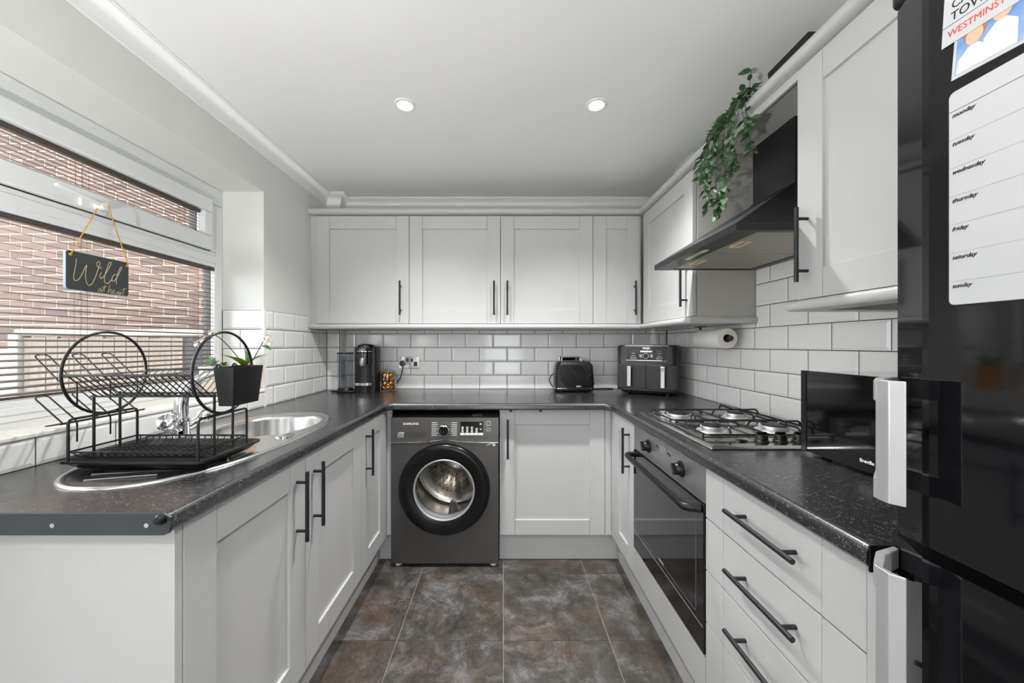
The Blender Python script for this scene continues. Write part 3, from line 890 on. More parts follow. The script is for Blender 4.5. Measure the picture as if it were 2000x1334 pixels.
for (zz, h) in ((0.802, 0.012), (0.768, 0.008)):
    MB(wmM).holed(rrect(0.022, h * 2, 0.004, 3, -0.082, zz), [rrect(0.019, h * 2 - 0.003, 0.003, 3, -0.082, zz)], 0.0041, 0.0048).build('button_outline', M_white_ink, t)
MB(wmM).add([(-0.092, 0.679, 0.0006), (-0.046, 0.693, 0.0006), (-0.046, 0.698, 0.0006), (-0.092, 0.684, 0.0006), (-0.060, 0.676, 0.0006), (-0.044, 0.676, 0.0006), (-0.044, 0.692, 0.0006), (-0.060, 0.687, 0.0006)], [(0, 1, 2, 3), (4, 5, 6, 7)]).build('energy_sticker', M_white_ink, t)
MB(wmM).holed(rrect(0.154, 0.114, 0.008, 3, -0.152, 0.094), [rrect(0.150, 0.110, 0.006, 3, -0.152, 0.094)], 0.0002, 0.0016).build('filter_flap', M_wm2, t)
for xx in (-0.592, -0.056):
    MB().lathe([(0.019, 0), (0.019, 0.010), (0.008, 0.011), (0.008, 0.026)], 16, Matrix.Translation((xx, 2.03, 0))).build('foot', M_white, t, smooth=40)
MB().box(-0.175, -0.120, 2.03, 2.075, 0.8385, 0.8400).build('sticker', M_bluelabel, t)
fm = frame((cx, yf, cz), 'S')
door = MB().lathe([(0.2535, 0.0), (0.2525, 0.016), (0.246, 0.026), (0.232, 0.030), (0.225, 0.0305), (0.180, 0.024), (0.170, 0.021), (0.165, 0.006)], 72, fm, capends=False).build('door', M_wmdoor, t, smooth=50)
MB().lathe([(0.170, 0.0212), (0.167, 0.024), (0.161, 0.021), (0.159, 0.004)], 64, fm, capends=False).build('door_trim_ring', M_silver, door, smooth=50)
MB().lathe([(0.160, 0.014), (0.152, -0.010), (0.138, -0.045), (0.118, -0.085), (0.095, -0.100), (0.050, -0.106), (0.0, -0.108)], 48, fm, capends=False).build('door_glass', M_wmglass, door, smooth=60)
MB().lathe([(0.195, 0.0), (0.190, -0.02), (0.172, -0.03), (0.165, -0.05), (0.180, -0.07), (0.192, -0.075)], 48, fm, capends=False).build('door_seal', mat('grey_rubber_seal', c(150, 152, 155), 0.5, var=0.1), t, smooth=60)
drum = MB().lathe([(0.192, -0.075), (0.23, -0.08), (0.235, -0.36), (0.20, -0.38), (0.10, -0.36), (0.0, -0.35)], 48, fm, capends=False).build('drum', M_drum, t, smooth=50)
hl = MB()
for rr in (0.05, 0.085, 0.12, 0.155):
    n = int(rr * 220)
    for i in range(n):
        a = 2 * PI * i / n
        hl.lathe([(0.0, 0.0022), (0.0045, 0.0022)], 8, fm @ Matrix.Translation((rr * math.cos(a), rr * math.sin(a), -0.352)), capends=False)
hl.build('drum_holes', M_gasket, drum)
for a in (0.6, 2.7, 4.8):
    MB().lathe([(0.03, 0), (0.02, 0.05), (0.0, 0.06)], 12, fm @ Matrix.Rotation(a, 4, 'Z') @ Matrix.Translation((0.225, 0, -0.22)) @ Matrix.Rotation(-PI / 2, 4, 'Y'), sx=2.5).build('drum_paddle', M_silver, drum, smooth=60)

# ------------------------------------------------------------------ oven
t = thing('built_in_oven', 'built-in electric oven with steel control panel and black glass door', 'oven', (0.9, 1.38, 0.29))
OY0, OY1 = 1.0875, 1.6735
MO = frame((DX, 0, 0), 'W')
MB().box(DX + 0.024, XR - 0.05, OY0 + 0.01, OY1 - 0.01, 0.293, 0.870).build('body', M_black, t)
MB().box(DX - 0.001, DX + 0.022, OY0, OY1, 0.756, 0.872).build('control_panel', M_oven, t, bevel=0.002)
od = MB().box(DX - 0.004, DX + 0.022, OY0, OY1, 0.297, 0.753).build('oven_door', M_ovenglass, t, bevel=0.003)
wn = MB(MO)
wn.holed(rrect(0.50, 0.335, 0.012, 3, -1.38, 0.565), [rrect(0.495, 0.330, 0.010, 3, -1.38, 0.565)], 0.0041, 0.0046)
wn.build('window_line', mat('grey_print', c(96, 96, 96), 0.4, var=0.1), od)
MB().box(DX - 0.0046, DX - 0.004, OY0 + 0.004, OY1 - 0.004, 0.3775, 0.3795).build('lower_line', M_silver, od)
MB(MO).box(-1.400, -1.360, 0.398, 0.408, 0.004, 0.0046).build('maker_badge', M_silver, od)
hp = round_path([(DX - 0.004, 1.652, 0.735), (DX - 0.050, 1.645, 0.735), (DX - 0.052, 1.38, 0.735), (DX - 0.050, 1.113, 0.735), (DX - 0.004, 1.106, 0.735)], 0.045, 6)
MB().tube(hp, 0.011, 12, flat=1.15).build('handle', M_blackpl, od, smooth=50)
for yy in (1.507, 1.232):
    km = frame((DX - 0.001, yy, 0.813), 'W')
    kn = MB().lathe([(0.0275, 0), (0.0275, 0.003), (0.022, 0.005), (0.020, 0.020), (0.017, 0.024), (0, 0.0245)], 28, km).build('knob', M_blackpl, t, smooth=40)
    MB(km @ Matrix.Rotation(0.5, 4, 'Z')).box(-0.0045, 0.0045, -0.019, 0.019, 0.006, 0.033).build('knob_grip', M_blackpl, kn, bevel=0.003)
MB(MO).box(-1.397, -1.345, 0.824, 0.851, 0.001, 0.0025).build('display', M_lcd, t)
for (yy, zz) in ((1.425, 0.838), (1.413, 0.835), (1.327, 0.836), (1.315, 0.833)):
    MB().lathe([(0.0042, 0), (0.004, 0.002), (0, 0.0025)], 12, frame((DX - 0.001, yy, zz), 'W')).build('button', M_blackpl, t, smooth=40)

# ------------------------------------------------------------------ hob
t = thing('gas_hob', 'stainless four-burner gas hob with black wire pan supports', 'hob', (0.89, 1.39, ZW))
def rect(x0, x1, y0, y1, z): return [(x0, y0, z), (x1, y0, z), (x1, y1, z), (x0, y1, z)]
MB().loft([rect(0.640, 1.140, 1.102, 1.688, ZW + 0.0005), rect(0.640, 1.140, 1.102, 1.688, ZW + 0.004), rect(0.652, 1.128, 1.114, 1.676, ZW + 0.011), rect(0.662, 1.118, 1.124, 1.666, ZW + 0.0112)]).build('hob_plate', M_steel, t, bevel=0.002)
MB().holed([(0.672, 1.215), (1.108, 1.215), (1.108, 1.655), (0.672, 1.655)], [[(0.680, 1.223), (1.100, 1.223), (1.100, 1.647), (0.680, 1.647)]], ZW + 0.0112, ZW + 0.0135).build('spill_rim', M_steel, t)
burn = [(0.757, 1.305, 0.036), (0.990, 1.310, 0.046), (0.752, 1.540, 0.046), (1.000, 1.545, 0.036)]
for (bx, by, r) in burn:
    TM = Matrix.Translation((bx, by, ZW + 0.0115))
    bb = MB().lathe([(r * 1.35, 0), (r * 1.3, 0.003), (r * 0.95, 0.004), (r * 0.92, 0.012), (r * 1.02, 0.013), (r * 1.0, 0.018), (r * 0.86, 0.019)], 30, TM).build('burner', M_silver, t, smooth=35)
    MB().lathe([(r * 0.88, 0.019), (r * 0.9, 0.023), (r * 0.6, 0.026), (0, 0.0265)], 30, TM).build('burner_cap', M_black, bb, smooth=35)
def support(y0, y1, bs):
    zf, zt = ZW + 0.024, ZW + 0.046
    s = MB(); r = 0.0037
    x0, x1 = 0.676, 1.104
    s.tube(round_path([(x0 + 0.2, y0, zf), (x0, y0, zf), (x0, y1, zf), (x1, y1, zf), (x1, y0, zf), (x0 + 0.2, y0, zf)], 0.02), r, 6)
    for (xx, yy) in ((x0, y0 + 0.02), (x0, y1 - 0.02), (x1, y0 + 0.02), (x1, y1 - 0.02)):
        s.cyl((xx, yy, ZW + 0.0115), (xx, yy, zf), r, n=6)
    for (bx, by, rr) in bs:
        ym = (y0 + y1) / 2
        for (dx, sgn) in ((-1, -1), (1, 1)):
            xe = x0 if dx < 0 else ((x0 + x1) / 2)
            xo = xe if dx < 0 else (x0 + x1) / 2
            s.tube(round_path([(bx + dx * 0.10, by, zf), (bx + dx * 0.09, by, zt), (bx + dx * 0.028, by, zt - 0.002)], 0.010), r, 6)
        for (ye, sgn) in ((y0, -1), (y1, 1)):
            s.tube(round_path([(bx, ye, zf), (bx, ye - sgn * 0.008, zt), (bx, by + sgn * 0.028, zt - 0.002)], 0.010), r, 6)
    xm = (x0 + x1) / 2
    s.tube([(xm, y0, zf), (xm, y1, zf)], r, 6)
    s.build('pan_support', M_wire, t, smooth=50)
support(1.192, 1.420, burn[:2])
support(1.430, 1.660, burn[2:])
for xx in (0.836, 0.897, 0.958, 1.019):
    km = Matrix.Translation((xx, 1.160, ZW + 0.011))
    kn = MB().lathe([(0.021, 0), (0.021, 0.004), (0.018, 0.006), (0.0175, 0.020), (0.015, 0.023), (0, 0.0235)], 26, km).build('knob', M_blackpl, t, smooth=40)
    MB(km).hexa([(-0.017, -0.005, 0.016), (0.017, -0.005, 0.016), (0.017, 0.005, 0.016), (-0.017, 0.005, 0.016)], [(-0.016, -0.003, 0.032), (0.016, -0.003, 0.032), (0.016, 0.003, 0.032), (-0.016, 0.003, 0.032)]).build('knob_grip', M_blackpl, kn, bevel=0.002)
MB().lathe([(0.020, 0), (0.019, 0.004), (0.012, 0.007), (0, 0.0075)], 24, Matrix.Translation((0.772, 1.160, ZW + 0.011)), sy=0.55).build('ignition_button', M_gloss, t, smooth=50)

# ------------------------------------------------------------------ cooker hood
t = thing('cooker_hood', 'black chimney cooker hood over the hob', 'hood', (0.96, 1.4, 1.59))
hx0, hx1, hy0, hy1 = 0.716, XR - 0.008, 1.102, 1.700
rim = MB()
zl, zu = 1.592, 1.615
outl = [(hx0, hy0), (hx1, hy0), (hx1, hy1), (hx0, hy1)]
opn = [(0.795, hy0 + 0.022), (hx1 - 0.04, hy0 + 0.022), (hx1 - 0.04, hy1 - 0.022), (0.795, hy1 - 0.022)]
rim.holed(outl, [opn], zl, zu)
rim.build('rim', M_hood, t, bevel=0.0015)
MB().loft([rect(hx0, hx1, hy0, hy1, zu), rect(1.045, hx1, 1.285, 1.516, 1.823), rect(1.045, hx1, 1.285, 1.516, 1.829)]).build('canopy', M_hood, t, bevel=0.002)
MB().box(1.050, hx1, 1.292, 1.509, 1.829, 2.0655).build('chimney', M_hood, t, bevel=0.002)
for (ya, yb) in ((hy0 + 0.024, 1.3985), (1.4015, hy1 - 0.024)):
    f = MB().box(0.797, hx1 - 0.042, ya, yb, zl + 0.002, zl + 0.008).build('grease_filter', M_filter, t, bevel=0.001)
    ym = (ya + yb) / 2
    MB().holed(rrect(0.035, 0.075, 0.005, 3, 0.835, ym), [rrect(0.024, 0.064, 0.004, 3, 0.835, ym)], zl - 0.002, zl + 0.002).build('filter_latch', M_lampslot, f)
MB().prism(rrect(0.020, 0.150, 0.009, 5, 0.757, 1.405), zl - 0.002, zl + 0.001).build('control_slot', M_lampslot, t)
MB().prism(rrect(0.011, 0.138, 0.005, 4, 0.757, 1.405), zl - 0.003, zl - 0.002).build('control_strip', M_silver, t)

# ------------------------------------------------------------------ sink and tap
t = thing('sink', 'oval stainless sink with drainer set into the left worktop', 'sink', (SCX, SCY, ZW))
out = oval(SCX, SCY, 0.232, 0.450, 72, 2.35)
zt = ZW + 0.003
drain = oval(-0.930, 1.010, 0.178, 0.175, 48, 2.6)
MB().holed(oval(SCX, SCY, 0.226, 0.444, 72, 2.35), [bowl, drain], None, zt).build('deck', M_sink, t)
def ov(cx, cy, rx, ry, z, n, p): return [(a, b, z) for (a, b) in oval(cx, cy, rx, ry, n, p)]
MB().loft([ov(SCX, SCY, 0.233, 0.451, ZW + 0.0003, 72, 2.35), ov(SCX, SCY, 0.232, 0.450, ZW + 0.003, 72, 2.35), ov(SCX, SCY, 0.228, 0.446, ZW + 0.0055, 72, 2.35), ov(SCX, SCY, 0.220, 0.438, ZW + 0.005, 72, 2.35), ov(SCX, SCY, 0.214, 0.432, zt, 72, 2.35)], cap=False).build('rim', M_sink, t, smooth=60)
MB().loft([ov(-0.93, 1.44, a, b, z, 56, 2.25) for (a, b, z) in ((0.172, 0.192, zt), (0.167, 0.187, zt - 0.003), (0.163, 0.183, zt - 0.012), (0.155, 0.175, ZW - 0.115), (0.140, 0.160, ZW - 0.140), (0.11, 0.13, ZW - 0.148), (0.03, 0.03, ZW - 0.150))], first=False).build('bowl', M_sink, t, smooth=60)
MB().loft([ov(-0.93, 1.01, a, b, z, 48, 2.6) for (a, b, z) in ((0.178, 0.175, zt), (0.170, 0.167, zt - 0.0015), (0.165, 0.162, ZW + 0.0004), (0.02, 0.02, ZW + 0.0004))], first=False).build('drainer', M_sink, t, smooth=60)
for i in range(7):
    yy = 0.875 + i * 0.040
    xm = 0.15 * (1 - abs(i - 3) / 5.5)
    MB().tube([(-0.93 - xm, yy - 0.02, ZW + 0.0015), (-0.93 + xm, yy + 0.02, ZW + 0.0015)], 0.005, 8, flat=0.4).build('drainer_rib', M_sink, t, smooth=60)
MB().lathe([(0.030, 0), (0.030, 0.003), (0.026, 0.006), (0, 0.0075)], 28, Matrix.Translation((-0.770, 1.262, zt))).build('waste_control', M_chrome, t, smooth=40)
MB().lathe([(0.036, 0), (0.034, 0.003), (0, 0.002)], 24, Matrix.Translation((-0.93, 1.44, ZW - 0.150))).build('plug', M_chrome, t, smooth=40)

t = thing('mixer_tap', 'chrome mixer tap with two round handles behind the sink', 'tap', (-1.105, 1.235, zt))
TX, TY = -1.108, 1.235
MB().lathe([(0.028, 0), (0.028, 0.006), (0.024, 0.010), (0.022, 0.050), (0.024, 0.062), (0.018, 0.075), (0, 0.078)], 28, Matrix.Translation((TX, TY, zt + 0.002))).build('tap_body', M_chrome, t, smooth=40)
sp = catmull([(TX, TY, zt + 0.06), (TX - 0.004, TY + 0.003, zt + 0.12), (TX + 0.006, TY + 0.012, zt + 0.165), (TX + 0.045, TY + 0.045, zt + 0.208), (TX + 0.10, TY + 0.09, zt + 0.222), (TX + 0.135, TY + 0.118, zt + 0.205), (TX + 0.142, TY + 0.124, zt + 0.185)], 7)
MB().tube(sp, [0.021 - 0.008 * i / (len(sp) - 1) for i in range(len(sp))], 16).build('spout', M_chrome, t, smooth=60)
for (dx, dy) in ((-0.012, -0.078), (0.012, 0.070)):
    d = Vector((dx + 0.03, dy, 0.045)); L = d.length
    q = d.to_track_quat('Z', 'Y').to_matrix().to_4x4()
    KM = Matrix.Translation((TX, TY, zt + 0.028)) @ q
    MB().lathe([(0.014, 0.01), (0.014, L * 0.55), (0.020, L * 0.62), (0.026, L * 0.72), (0.028, L * 0.95), (0.022, L * 1.08), (0, L * 1.12)], 24, KM).build('tap_handle', M_chrome, t, smooth=50)

# ------------------------------------------------------------------ dish rack
t = thing('dish_rack', 'black two-tier wire dish rack standing on the sink drainer', 'dish rack', (-0.96, 1.02, ZW))
tz = ZW + 0.014
tx0, tx1, ty0, ty1 = -1.127, -0.756, 0.900, 1.128
def rr3(x0, x1, y0, y1, z, r): return [(a, b, z) for (a, b) in rrect(x1 - x0, y1 - y0, r, 4, (x0 + x1) / 2, (y0 + y1) / 2)]
MB().loft([rr3(tx0 + 0.03, tx1 - 0.03, ty0 + 0.03, ty1 - 0.03, tz - 0.002, 0.02), rr3(tx0 + 0.02, tx1 - 0.02, ty0 + 0.02, ty1 - 0.02, tz - 0.006, 0.02), rr3(tx0 + 0.008, tx1 - 0.008, ty0 + 0.008, ty1 - 0.008, tz + 0.006, 0.02),
           rr3(tx0, tx1, ty0, ty1, tz + 0.010, 0.02), rr3(tx0, tx1, ty0, ty1, tz + 0.016, 0.02), rr3(tx0 + 0.010, tx1 - 0.010, ty0 + 0.010, ty1 - 0.010, tz + 0.014, 0.018), rr3(tx0 + 0.026, tx1 - 0.026, ty0 + 0.026, ty1 - 0.026, tz + 0.002, 0.015)]).build('drip_tray', M_blackpl, t, smooth=50)
for (xx, yy) in ((tx0 + 0.05, ty0 + 0.04), (tx1 - 0.05, ty0 + 0.04), (tx0 + 0.05, ty1 - 0.04), (tx1 - 0.05, ty1 - 0.04)):
    MB().hexa(rect(xx - 0.014, xx + 0.014, yy - 0.010, yy + 0.010, ZW + 0.0035), rect(xx - 0.026, xx + 0.026, yy - 0.015, yy + 0.015, tz - 0.001)).build('foot', M_blackpl, t)
lb = MB(); zb = tz + 0.016; zr = tz + 0.036
bx0, bx1, by0, by1 = -1.111, -0.779, 0.915, 1.088
lb.tube(round_path([(bx0, by0, zr), (bx1, by0, zr), (bx1, by1, zr), (bx0, by1, zr), (bx0, by0, zr)], 0.006), 0.0026, 6)
for i in range(17):
    x = bx0 + (bx1 - bx0) * (i + 0.5) / 17
    lb.tube(round_path([(x, by0, zr), (x + 0.006, by0 + 0.004, zb + 0.012), (x + 0.01, by0 + 0.022, zb), (x + 0.01, by1 - 0.022, zb), (x + 0.004, by1 - 0.004, zb + 0.012), (x, by1, zr)], 0.010, 3), 0.0016, 5)
for i in range(9):
    y = by0 + 0.03 + (by1 - by0 - 0.06) * i / 8
    lb.tube([(bx0 + 0.008, y, zb - 0.002), (bx1 - 0.008, y, zb - 0.002)], 0.0016, 5)
lb.build('lower_basket', M_wire, t, smooth=50)
for x in (bx0, bx1):
    MB().tube(round_path([(x, by0, tz + 0.012), (x, by0, tz + 0.119), (x, by1, tz + 0.119), (x, by1, tz + 0.012)], 0.012), 0.0032, 8).build('side_frame', M_wire, t, smooth=50)
for x in (-1.108, -0.782):
    for y in (0.970, 1.036):
        MB().tube([(x, y, tz + 0.012), (x, y, 1.100), (x, y, 1.105)], 0.0032, 8).build('upright', M_wire, t, smooth=50)
for x in (-1.115, -0.785):
    MB().tube([(x, 1.011 + 0.108 * math.cos(a), 1.162 + 0.113 * math.sin(a)) for a in [2 * PI * i / 40 for i in range(40)]], 0.0036, 8, closed=True).build('ring', M_wire, t, smooth=60)
ub = MB()
uz0, uz1 = 1.100, 1.162
for y in (0.905, 1.117):
    ub.tube([(-1.115, y, uz1), (-0.785, y, uz1)], 0.0030, 6)
for y in (0.967, 1.038):
    ub.tube([(-1.113, y, uz0), (-0.783, y, uz0)], 0.0026, 6)
for i in range(18):
    x = -1.104 + 0.310 * i / 17
    ub.tube(round_path([(x, 0.905, uz1), (x + 0.010, 0.967, uz0 - 0.002), (x + 0.002, 1.038, uz0 - 0.002), (x - 0.006, 1.117, uz1)], 0.014, 3), 0.0016, 5)
ub.build('upper_basket', M_wire, t, smooth=50)
gh = MB()
for y in (0.925, 1.005, 1.080):
    for (z0_, z1_) in ((1.138, 1.212), (1.040, 1.102)):
        gh.tube(round_path([(-1.119, y - 0.014, z0_ - 0.002), (-1.128, y - 0.012, z0_ + 0.004), (-1.226, y + 0.010, z1_), (-1.226, y + 0.038, z1_ + 0.002), (-1.128, y + 0.018, z0_ + 0.004), (-1.119, y + 0.016, z0_ - 0.004), (-1.119, y + 0.016, z0_ - 0.055)], 0.012, 4), 0.0019, 6)
gh.tube([(-1.119, 0.905, 1.038), (-1.119, 1.115, 1.038)], 0.002, 6)
gh.build('glass_holder', M_wire, t, smooth=50)
cb = MB()
def boxring(z, ins): return rr3(-0.778 + ins, -0.716 - ins, 0.955 + ins, 1.075 - ins, z, 0.008)
cb.loft([boxring(1.176, 0.003), boxring(1.078, 0.012), boxring(1.074, 0.009), boxring(1.074, 0.0088), boxring(1.179, 0.0), boxring(1.179, 0.002)], cap=False)
cb.prism(rrect(0.044, 0.102, 0.006, 3, -0.747, 1.015), 1.076, 1.080)
cb.build('cutlery_box', M_blackpl, t, smooth=40)
hk = MB()
for y in (0.985, 1.045):
    hk.tube(round_path([(-0.775, y, 1.178), (-0.785, y, 1.186), (-0.793, y, 1.170)], 0.004), 0.003, 6)
hk.build('box_hook', M_blackpl, t)

# ------------------------------------------------------------------ leaves
def leaf_mesh(name, L, Wd, m, cup=0.15, bend=0.25, n=6):
    rows = []
    for i in range(n + 1):
        s = i / n
        wv = Wd * 0.5 * math.sin(PI * min(1, s ** 0.8)) ** 0.9 if 0 < s < 1 else 0.0
        z = -bend * L * s * s
        rows.append([(-wv, s * L, z + cup * wv), (0, s * L, z), (wv, s * L, z + cup * wv)])
    v = [p for r in rows for p in r]; f = []
    for i in range(n):
        for j in range(2):
            a = i * 3 + j
            f.append((a, a + 1, a + 4, a + 3))
    mb = MB(); mb.add(v, f)
    mb.add([(p[0], p[1], p[2] - 0.0005) for p in v], [tuple(reversed(q)) for q in f])
    return mb.mesh(name, m, smooth=60, recalc=False)
def aim(p, d, roll=0.0):
    d = Vector(d).normalized()
    up = Vector((0, 0, 1)) if abs(d.z) < 0.95 else Vector((1, 0, 0))
    x = d.cross(up).normalized(); z = x.cross(d).normalized()
    M = Matrix.Identity(4)
    for i in range(3):
        M[i][0] = x[i]; M[i][1] = d[i]; M[i][2] = z[i]; M[i][3] = p[i]
    return M @ Matrix.Rotation(roll, 4, 'Y')

# trailing plant over the cornice
t = thing('trailing_plant', 'trailing green plant hanging over the cornice beside the hood', 'plant', (0.96, 1.40, 2.083))
MB().lathe([(0.045, 0), (0.055, 0.07), (0.060, 0.075), (0.056, 0.076), (0.05, 0.06), (0, 0.058)], 24, Matrix.Translation((1.00, 1.37, 2.0835))).build('pot', M_black, t, smooth=40)
lms = [leaf_mesh('ivy_leaf', 0.038, 0.021, M_leaf), leaf_mesh('ivy_leaf_small', 0.030, 0.017, M_leaf), leaf_mesh('ivy_leaf_large', 0.044, 0.024, M_leaf)]
stems = [(1.585, 2.02, 0.85), (1.55, 1.94, 0.84), (1.52, 1.84, 0.85), (1.49, 1.79, 0.83), (1.46, 1.755, 0.84), (1.43, 1.78, 0.85), (1.40, 1.77, 0.83), (1.37, 1.87, 0.85), (1.34, 1.90, 0.84),
         (1.30, 1.92, 0.86), (1.27, 2.00, 0.85), (1.50, 1.90, 0.82), (1.42, 1.93, 0.82), (1.36, 1.99, 0.82), (1.46, 1.99, 0.81)]
nleaf = 0
for (ye, ze, xe) in stems:
    ye -= 0.045
    ys = 1.37 + (ye - 1.37) * 0.5
    pts = catmull([(1.00, 1.37, 2.14), (0.93, ys - 0.01, 2.165), (0.862, ys + (ye - ys) * 0.3, 2.130), (xe, ys + (ye - ys) * 0.65, 2.06 - (2.06 - ze) * 0.25), (xe + RND.uniform(-0.012, 0.012), ye + RND.uniform(-0.02, 0.02), ze + (2.06 - ze) * 0.25), (xe + RND.uniform(-0.012, 0.012), ye, ze)], 7)
    MB().tube(pts, 0.0012, 5).build('stem', M_stem, t)
    for i in range(11, len(pts), 3):
        p = pts[i]
        for s in ((-1, 1, -1) if i % 2 else (-1, 1)):
            if nleaf >= 294: break
            d = (RND.uniform(-1.0, 0.15), s * RND.uniform(0.3, 1.0), RND.uniform(-0.9, 0.25))
            inst(RND.choice(lms), 'leaf', aim(p + Vector((0, 0, 0)), d, RND.uniform(-0.7, 0.7)), t); nleaf += 1
for (ye, ze) in ((1.30, 2.235), (1.34, 2.19), (1.26, 2.16)):
    pts = catmull([(0.97, 1.37, 2.15), (0.92, 1.34, 2.17), (0.90, ye, ze)], 7)
    MB().tube(pts, 0.0012, 5).build('stem', M_stem, t)
    for i in range(5, len(pts), 3):
        inst(RND.choice(lms), 'leaf', aim(pts[i], (RND.uniform(-1, 0), RND.uniform(-1, 1), RND.uniform(-0.3, 0.5)), 0.3), t); nleaf += 1
o = MB().loft([rect(0.955, 1.17, 1.12, 1.275, 2.0825), rect(0.945, 1.18, 1.11, 1.285, 2.212)]).build('storage_tray', M_blackpl, bevel=0.004)
tag(o, 'black tray lying on top of the cabinets behind the cornice', 'tray')
o = MB().loft([rr3(0.935, 1.10, 1.72, 2.00, 2.0825, 0.03), rr3(0.925, 1.12, 1.70, 2.02, 2.15, 0.05), rr3(0.94, 1.09, 1.75, 1.98, 2.200, 0.04)]).build('plastic_bag', M_bag, smooth=60)
tag(o, 'pale green plastic bag lying on top of the corner wall cabinet', 'bag')

# ------------------------------------------------------------------ window sill things
t = thing('succulent_planter', 'cream bowl of blue-grey and lime succulents on the window sill', 'plant', (-1.35, 1.685, 1.006))
SM = Matrix.Translation((-1.35, 1.685, 1.006))
MB().lathe([(0.040, 0), (0.046, 0.01), (0.064, 0.124), (0.066, 0.132), (0.060, 0.133), (0.056, 0.119), (0, 0.116)], 32, SM).build('bowl', M_terr, t, smooth=40)
lmS = leaf_mesh('succulent_leaf', 0.036, 0.014, M_succ, cup=0.5, bend=-0.2, n=4)
lmY = leaf_mesh('lime_leaf', 0.030, 0.013, M_lime, cup=0.4, bend=-0.2, n=4)
lmG = leaf_mesh('green_leaf', 0.026, 0.014, M_orch, cup=0.4, bend=-0.2, n=4)
for (px, py, pz, me, n) in ((-1.335, 1.650, 1.140, lmS, 3), (-1.370, 1.680, 1.150, lmY, 3), (-1.325, 1.700, 1.136, lmG, 2)):
    for ring in range(n):
        m_ = 10 - ring * 2
        for i in range(m_):
            a = 2 * PI * i / m_ + ring * 0.3
            el = 0.15 + ring * 0.5
            inst(me, 'leaf', aim((px, py, pz + ring * 0.003), (math.cos(a) * math.cos(el), math.sin(a) * math.cos(el), math.sin(el))), t)
t = thing('orchid', 'small orchid in an orange pot on the sill at the window corner', 'plant', (-1.302, 1.805, 1.006))
MB().lathe([(0.032, 0), (0.042, 0.122), (0.044, 0.130), (0.039, 0.130), (0.036, 0.11), (0, 0.108)], 28, Matrix.Translation((-1.302, 1.805, 1.006))).build('pot', M_orange, t, smooth=40)
lmO = leaf_mesh('orchid_leaf', 0.115, 0.058, M_orch, cup=0.3, bend=0.35, n=8)
for (d, L) in (((-0.5, -0.3, 0.75), 0.95), ((0.6, 0.2, 0.8), 0.95), ((0.5, -0.6, 0.6), 0.8), ((-0.2, -0.6, 0.8), 0.85), ((0.2, 0.2, 1.0), 0.8)):
    inst(lmO, 'leaf', aim((-1.302, 1.805, 1.128), d, 0.2) @ Matrix.Scale(L, 4), t)
inst(lmO, 'leaf', aim((-1.215, 1.80, 1.235), (0.9, -0.2, -0.1), 0.2) @ Matrix.Scale(0.5, 4), t)
lmP = leaf_mesh('petal', 0.022, 0.018, M_petal, cup=0.3, bend=0.2, n=4)
def flower(p, n=5):
    for i in range(n):
        a = 2 * PI * i / n
        inst(lmP, 'petal', aim(p, (0.35, math.cos(a), math.sin(a)), 0.2), t)
for path, fl in (([(-1.302, 1.805, 1.11), (-1.325, 1.785, 1.18), (-1.37, 1.75, 1.26), (-1.405, 1.72, 1.30)], ((-1.405, 1.72, 1.30), (-1.41, 1.68, 1.262), (-1.405, 1.64, 1.245))),
                 ([(-1.298, 1.805, 1.11), (-1.26, 1.80, 1.16), (-1.225, 1.80, 1.22), (-1.20, 1.80, 1.265)], ((-1.195, 1.80, 1.265), (-1.175, 1.80, 1.250), (-1.185, 1.80, 1.282)))):
    MB().tube(catmull(path, 6), 0.0022, 6).build('flower_stem', M_stem, t, smooth=60)
    for p in fl: flower(p)
o = MB().loft([[(-1.305, 1.02, 1.0060), (-1.297, 1.02, 1.0060), (-1.297, 1.02, 1.0085), (-1.305, 1.02, 1.0085)], [(-1.310, 1.14, 1.0060), (-1.292, 1.14, 1.0060), (-1.292, 1.14, 1.0085), (-1.310, 1.14, 1.0085)], [(-1.304, 1.30, 1.0060), (-1.298, 1.30, 1.0060), (-1.298, 1.30, 1.0085), (-1.304, 1.30, 1.0085)]]).build('utensil', M_black)
tag(o, 'thin dark utensil lying along the white window sill', 'utensil')

# ------------------------------------------------------------------ hanging sign
t = thing('hanging_sign', 'small dark sign reading Wild at heart hanging from the window handle', 'sign', (-1.425, 1.263, 1.42))
SX = -1.4235
GM = frame((SX, 1.165, 1.421), 'E')     # local x 0..0.197, y 0..0.130
MB(GM).prism(rrect(0.197, 0.130, 0.010, 5, 0.0985, 0.065), -0.008, 0.0).build('plaque', M_signback, t, bevel=0.0008)
MB(GM).prism(rrect(0.194, 0.127, 0.009, 5, 0.0985, 0.065), 0.0, 0.0006).build('sign_face', M_signface, t)
def sgn(pts):
    out = []
    for (x, y) in pts:
        topy = 365 + (x - 425) * 0.245; boty = 650 + (x - 425) * 0.117
        out.append(((x - 425) / 428 * 0.197, (boty - y) / (boty - topy) * 0.130, 0.0009))
    return out
def strokes(name, L, r):
    mb = MB(GM)
    for s in L:
        mb.tube(catmull(sgn(s), 5), r, 5, flat=0.45)
    mb.build(name, M_gold, t)
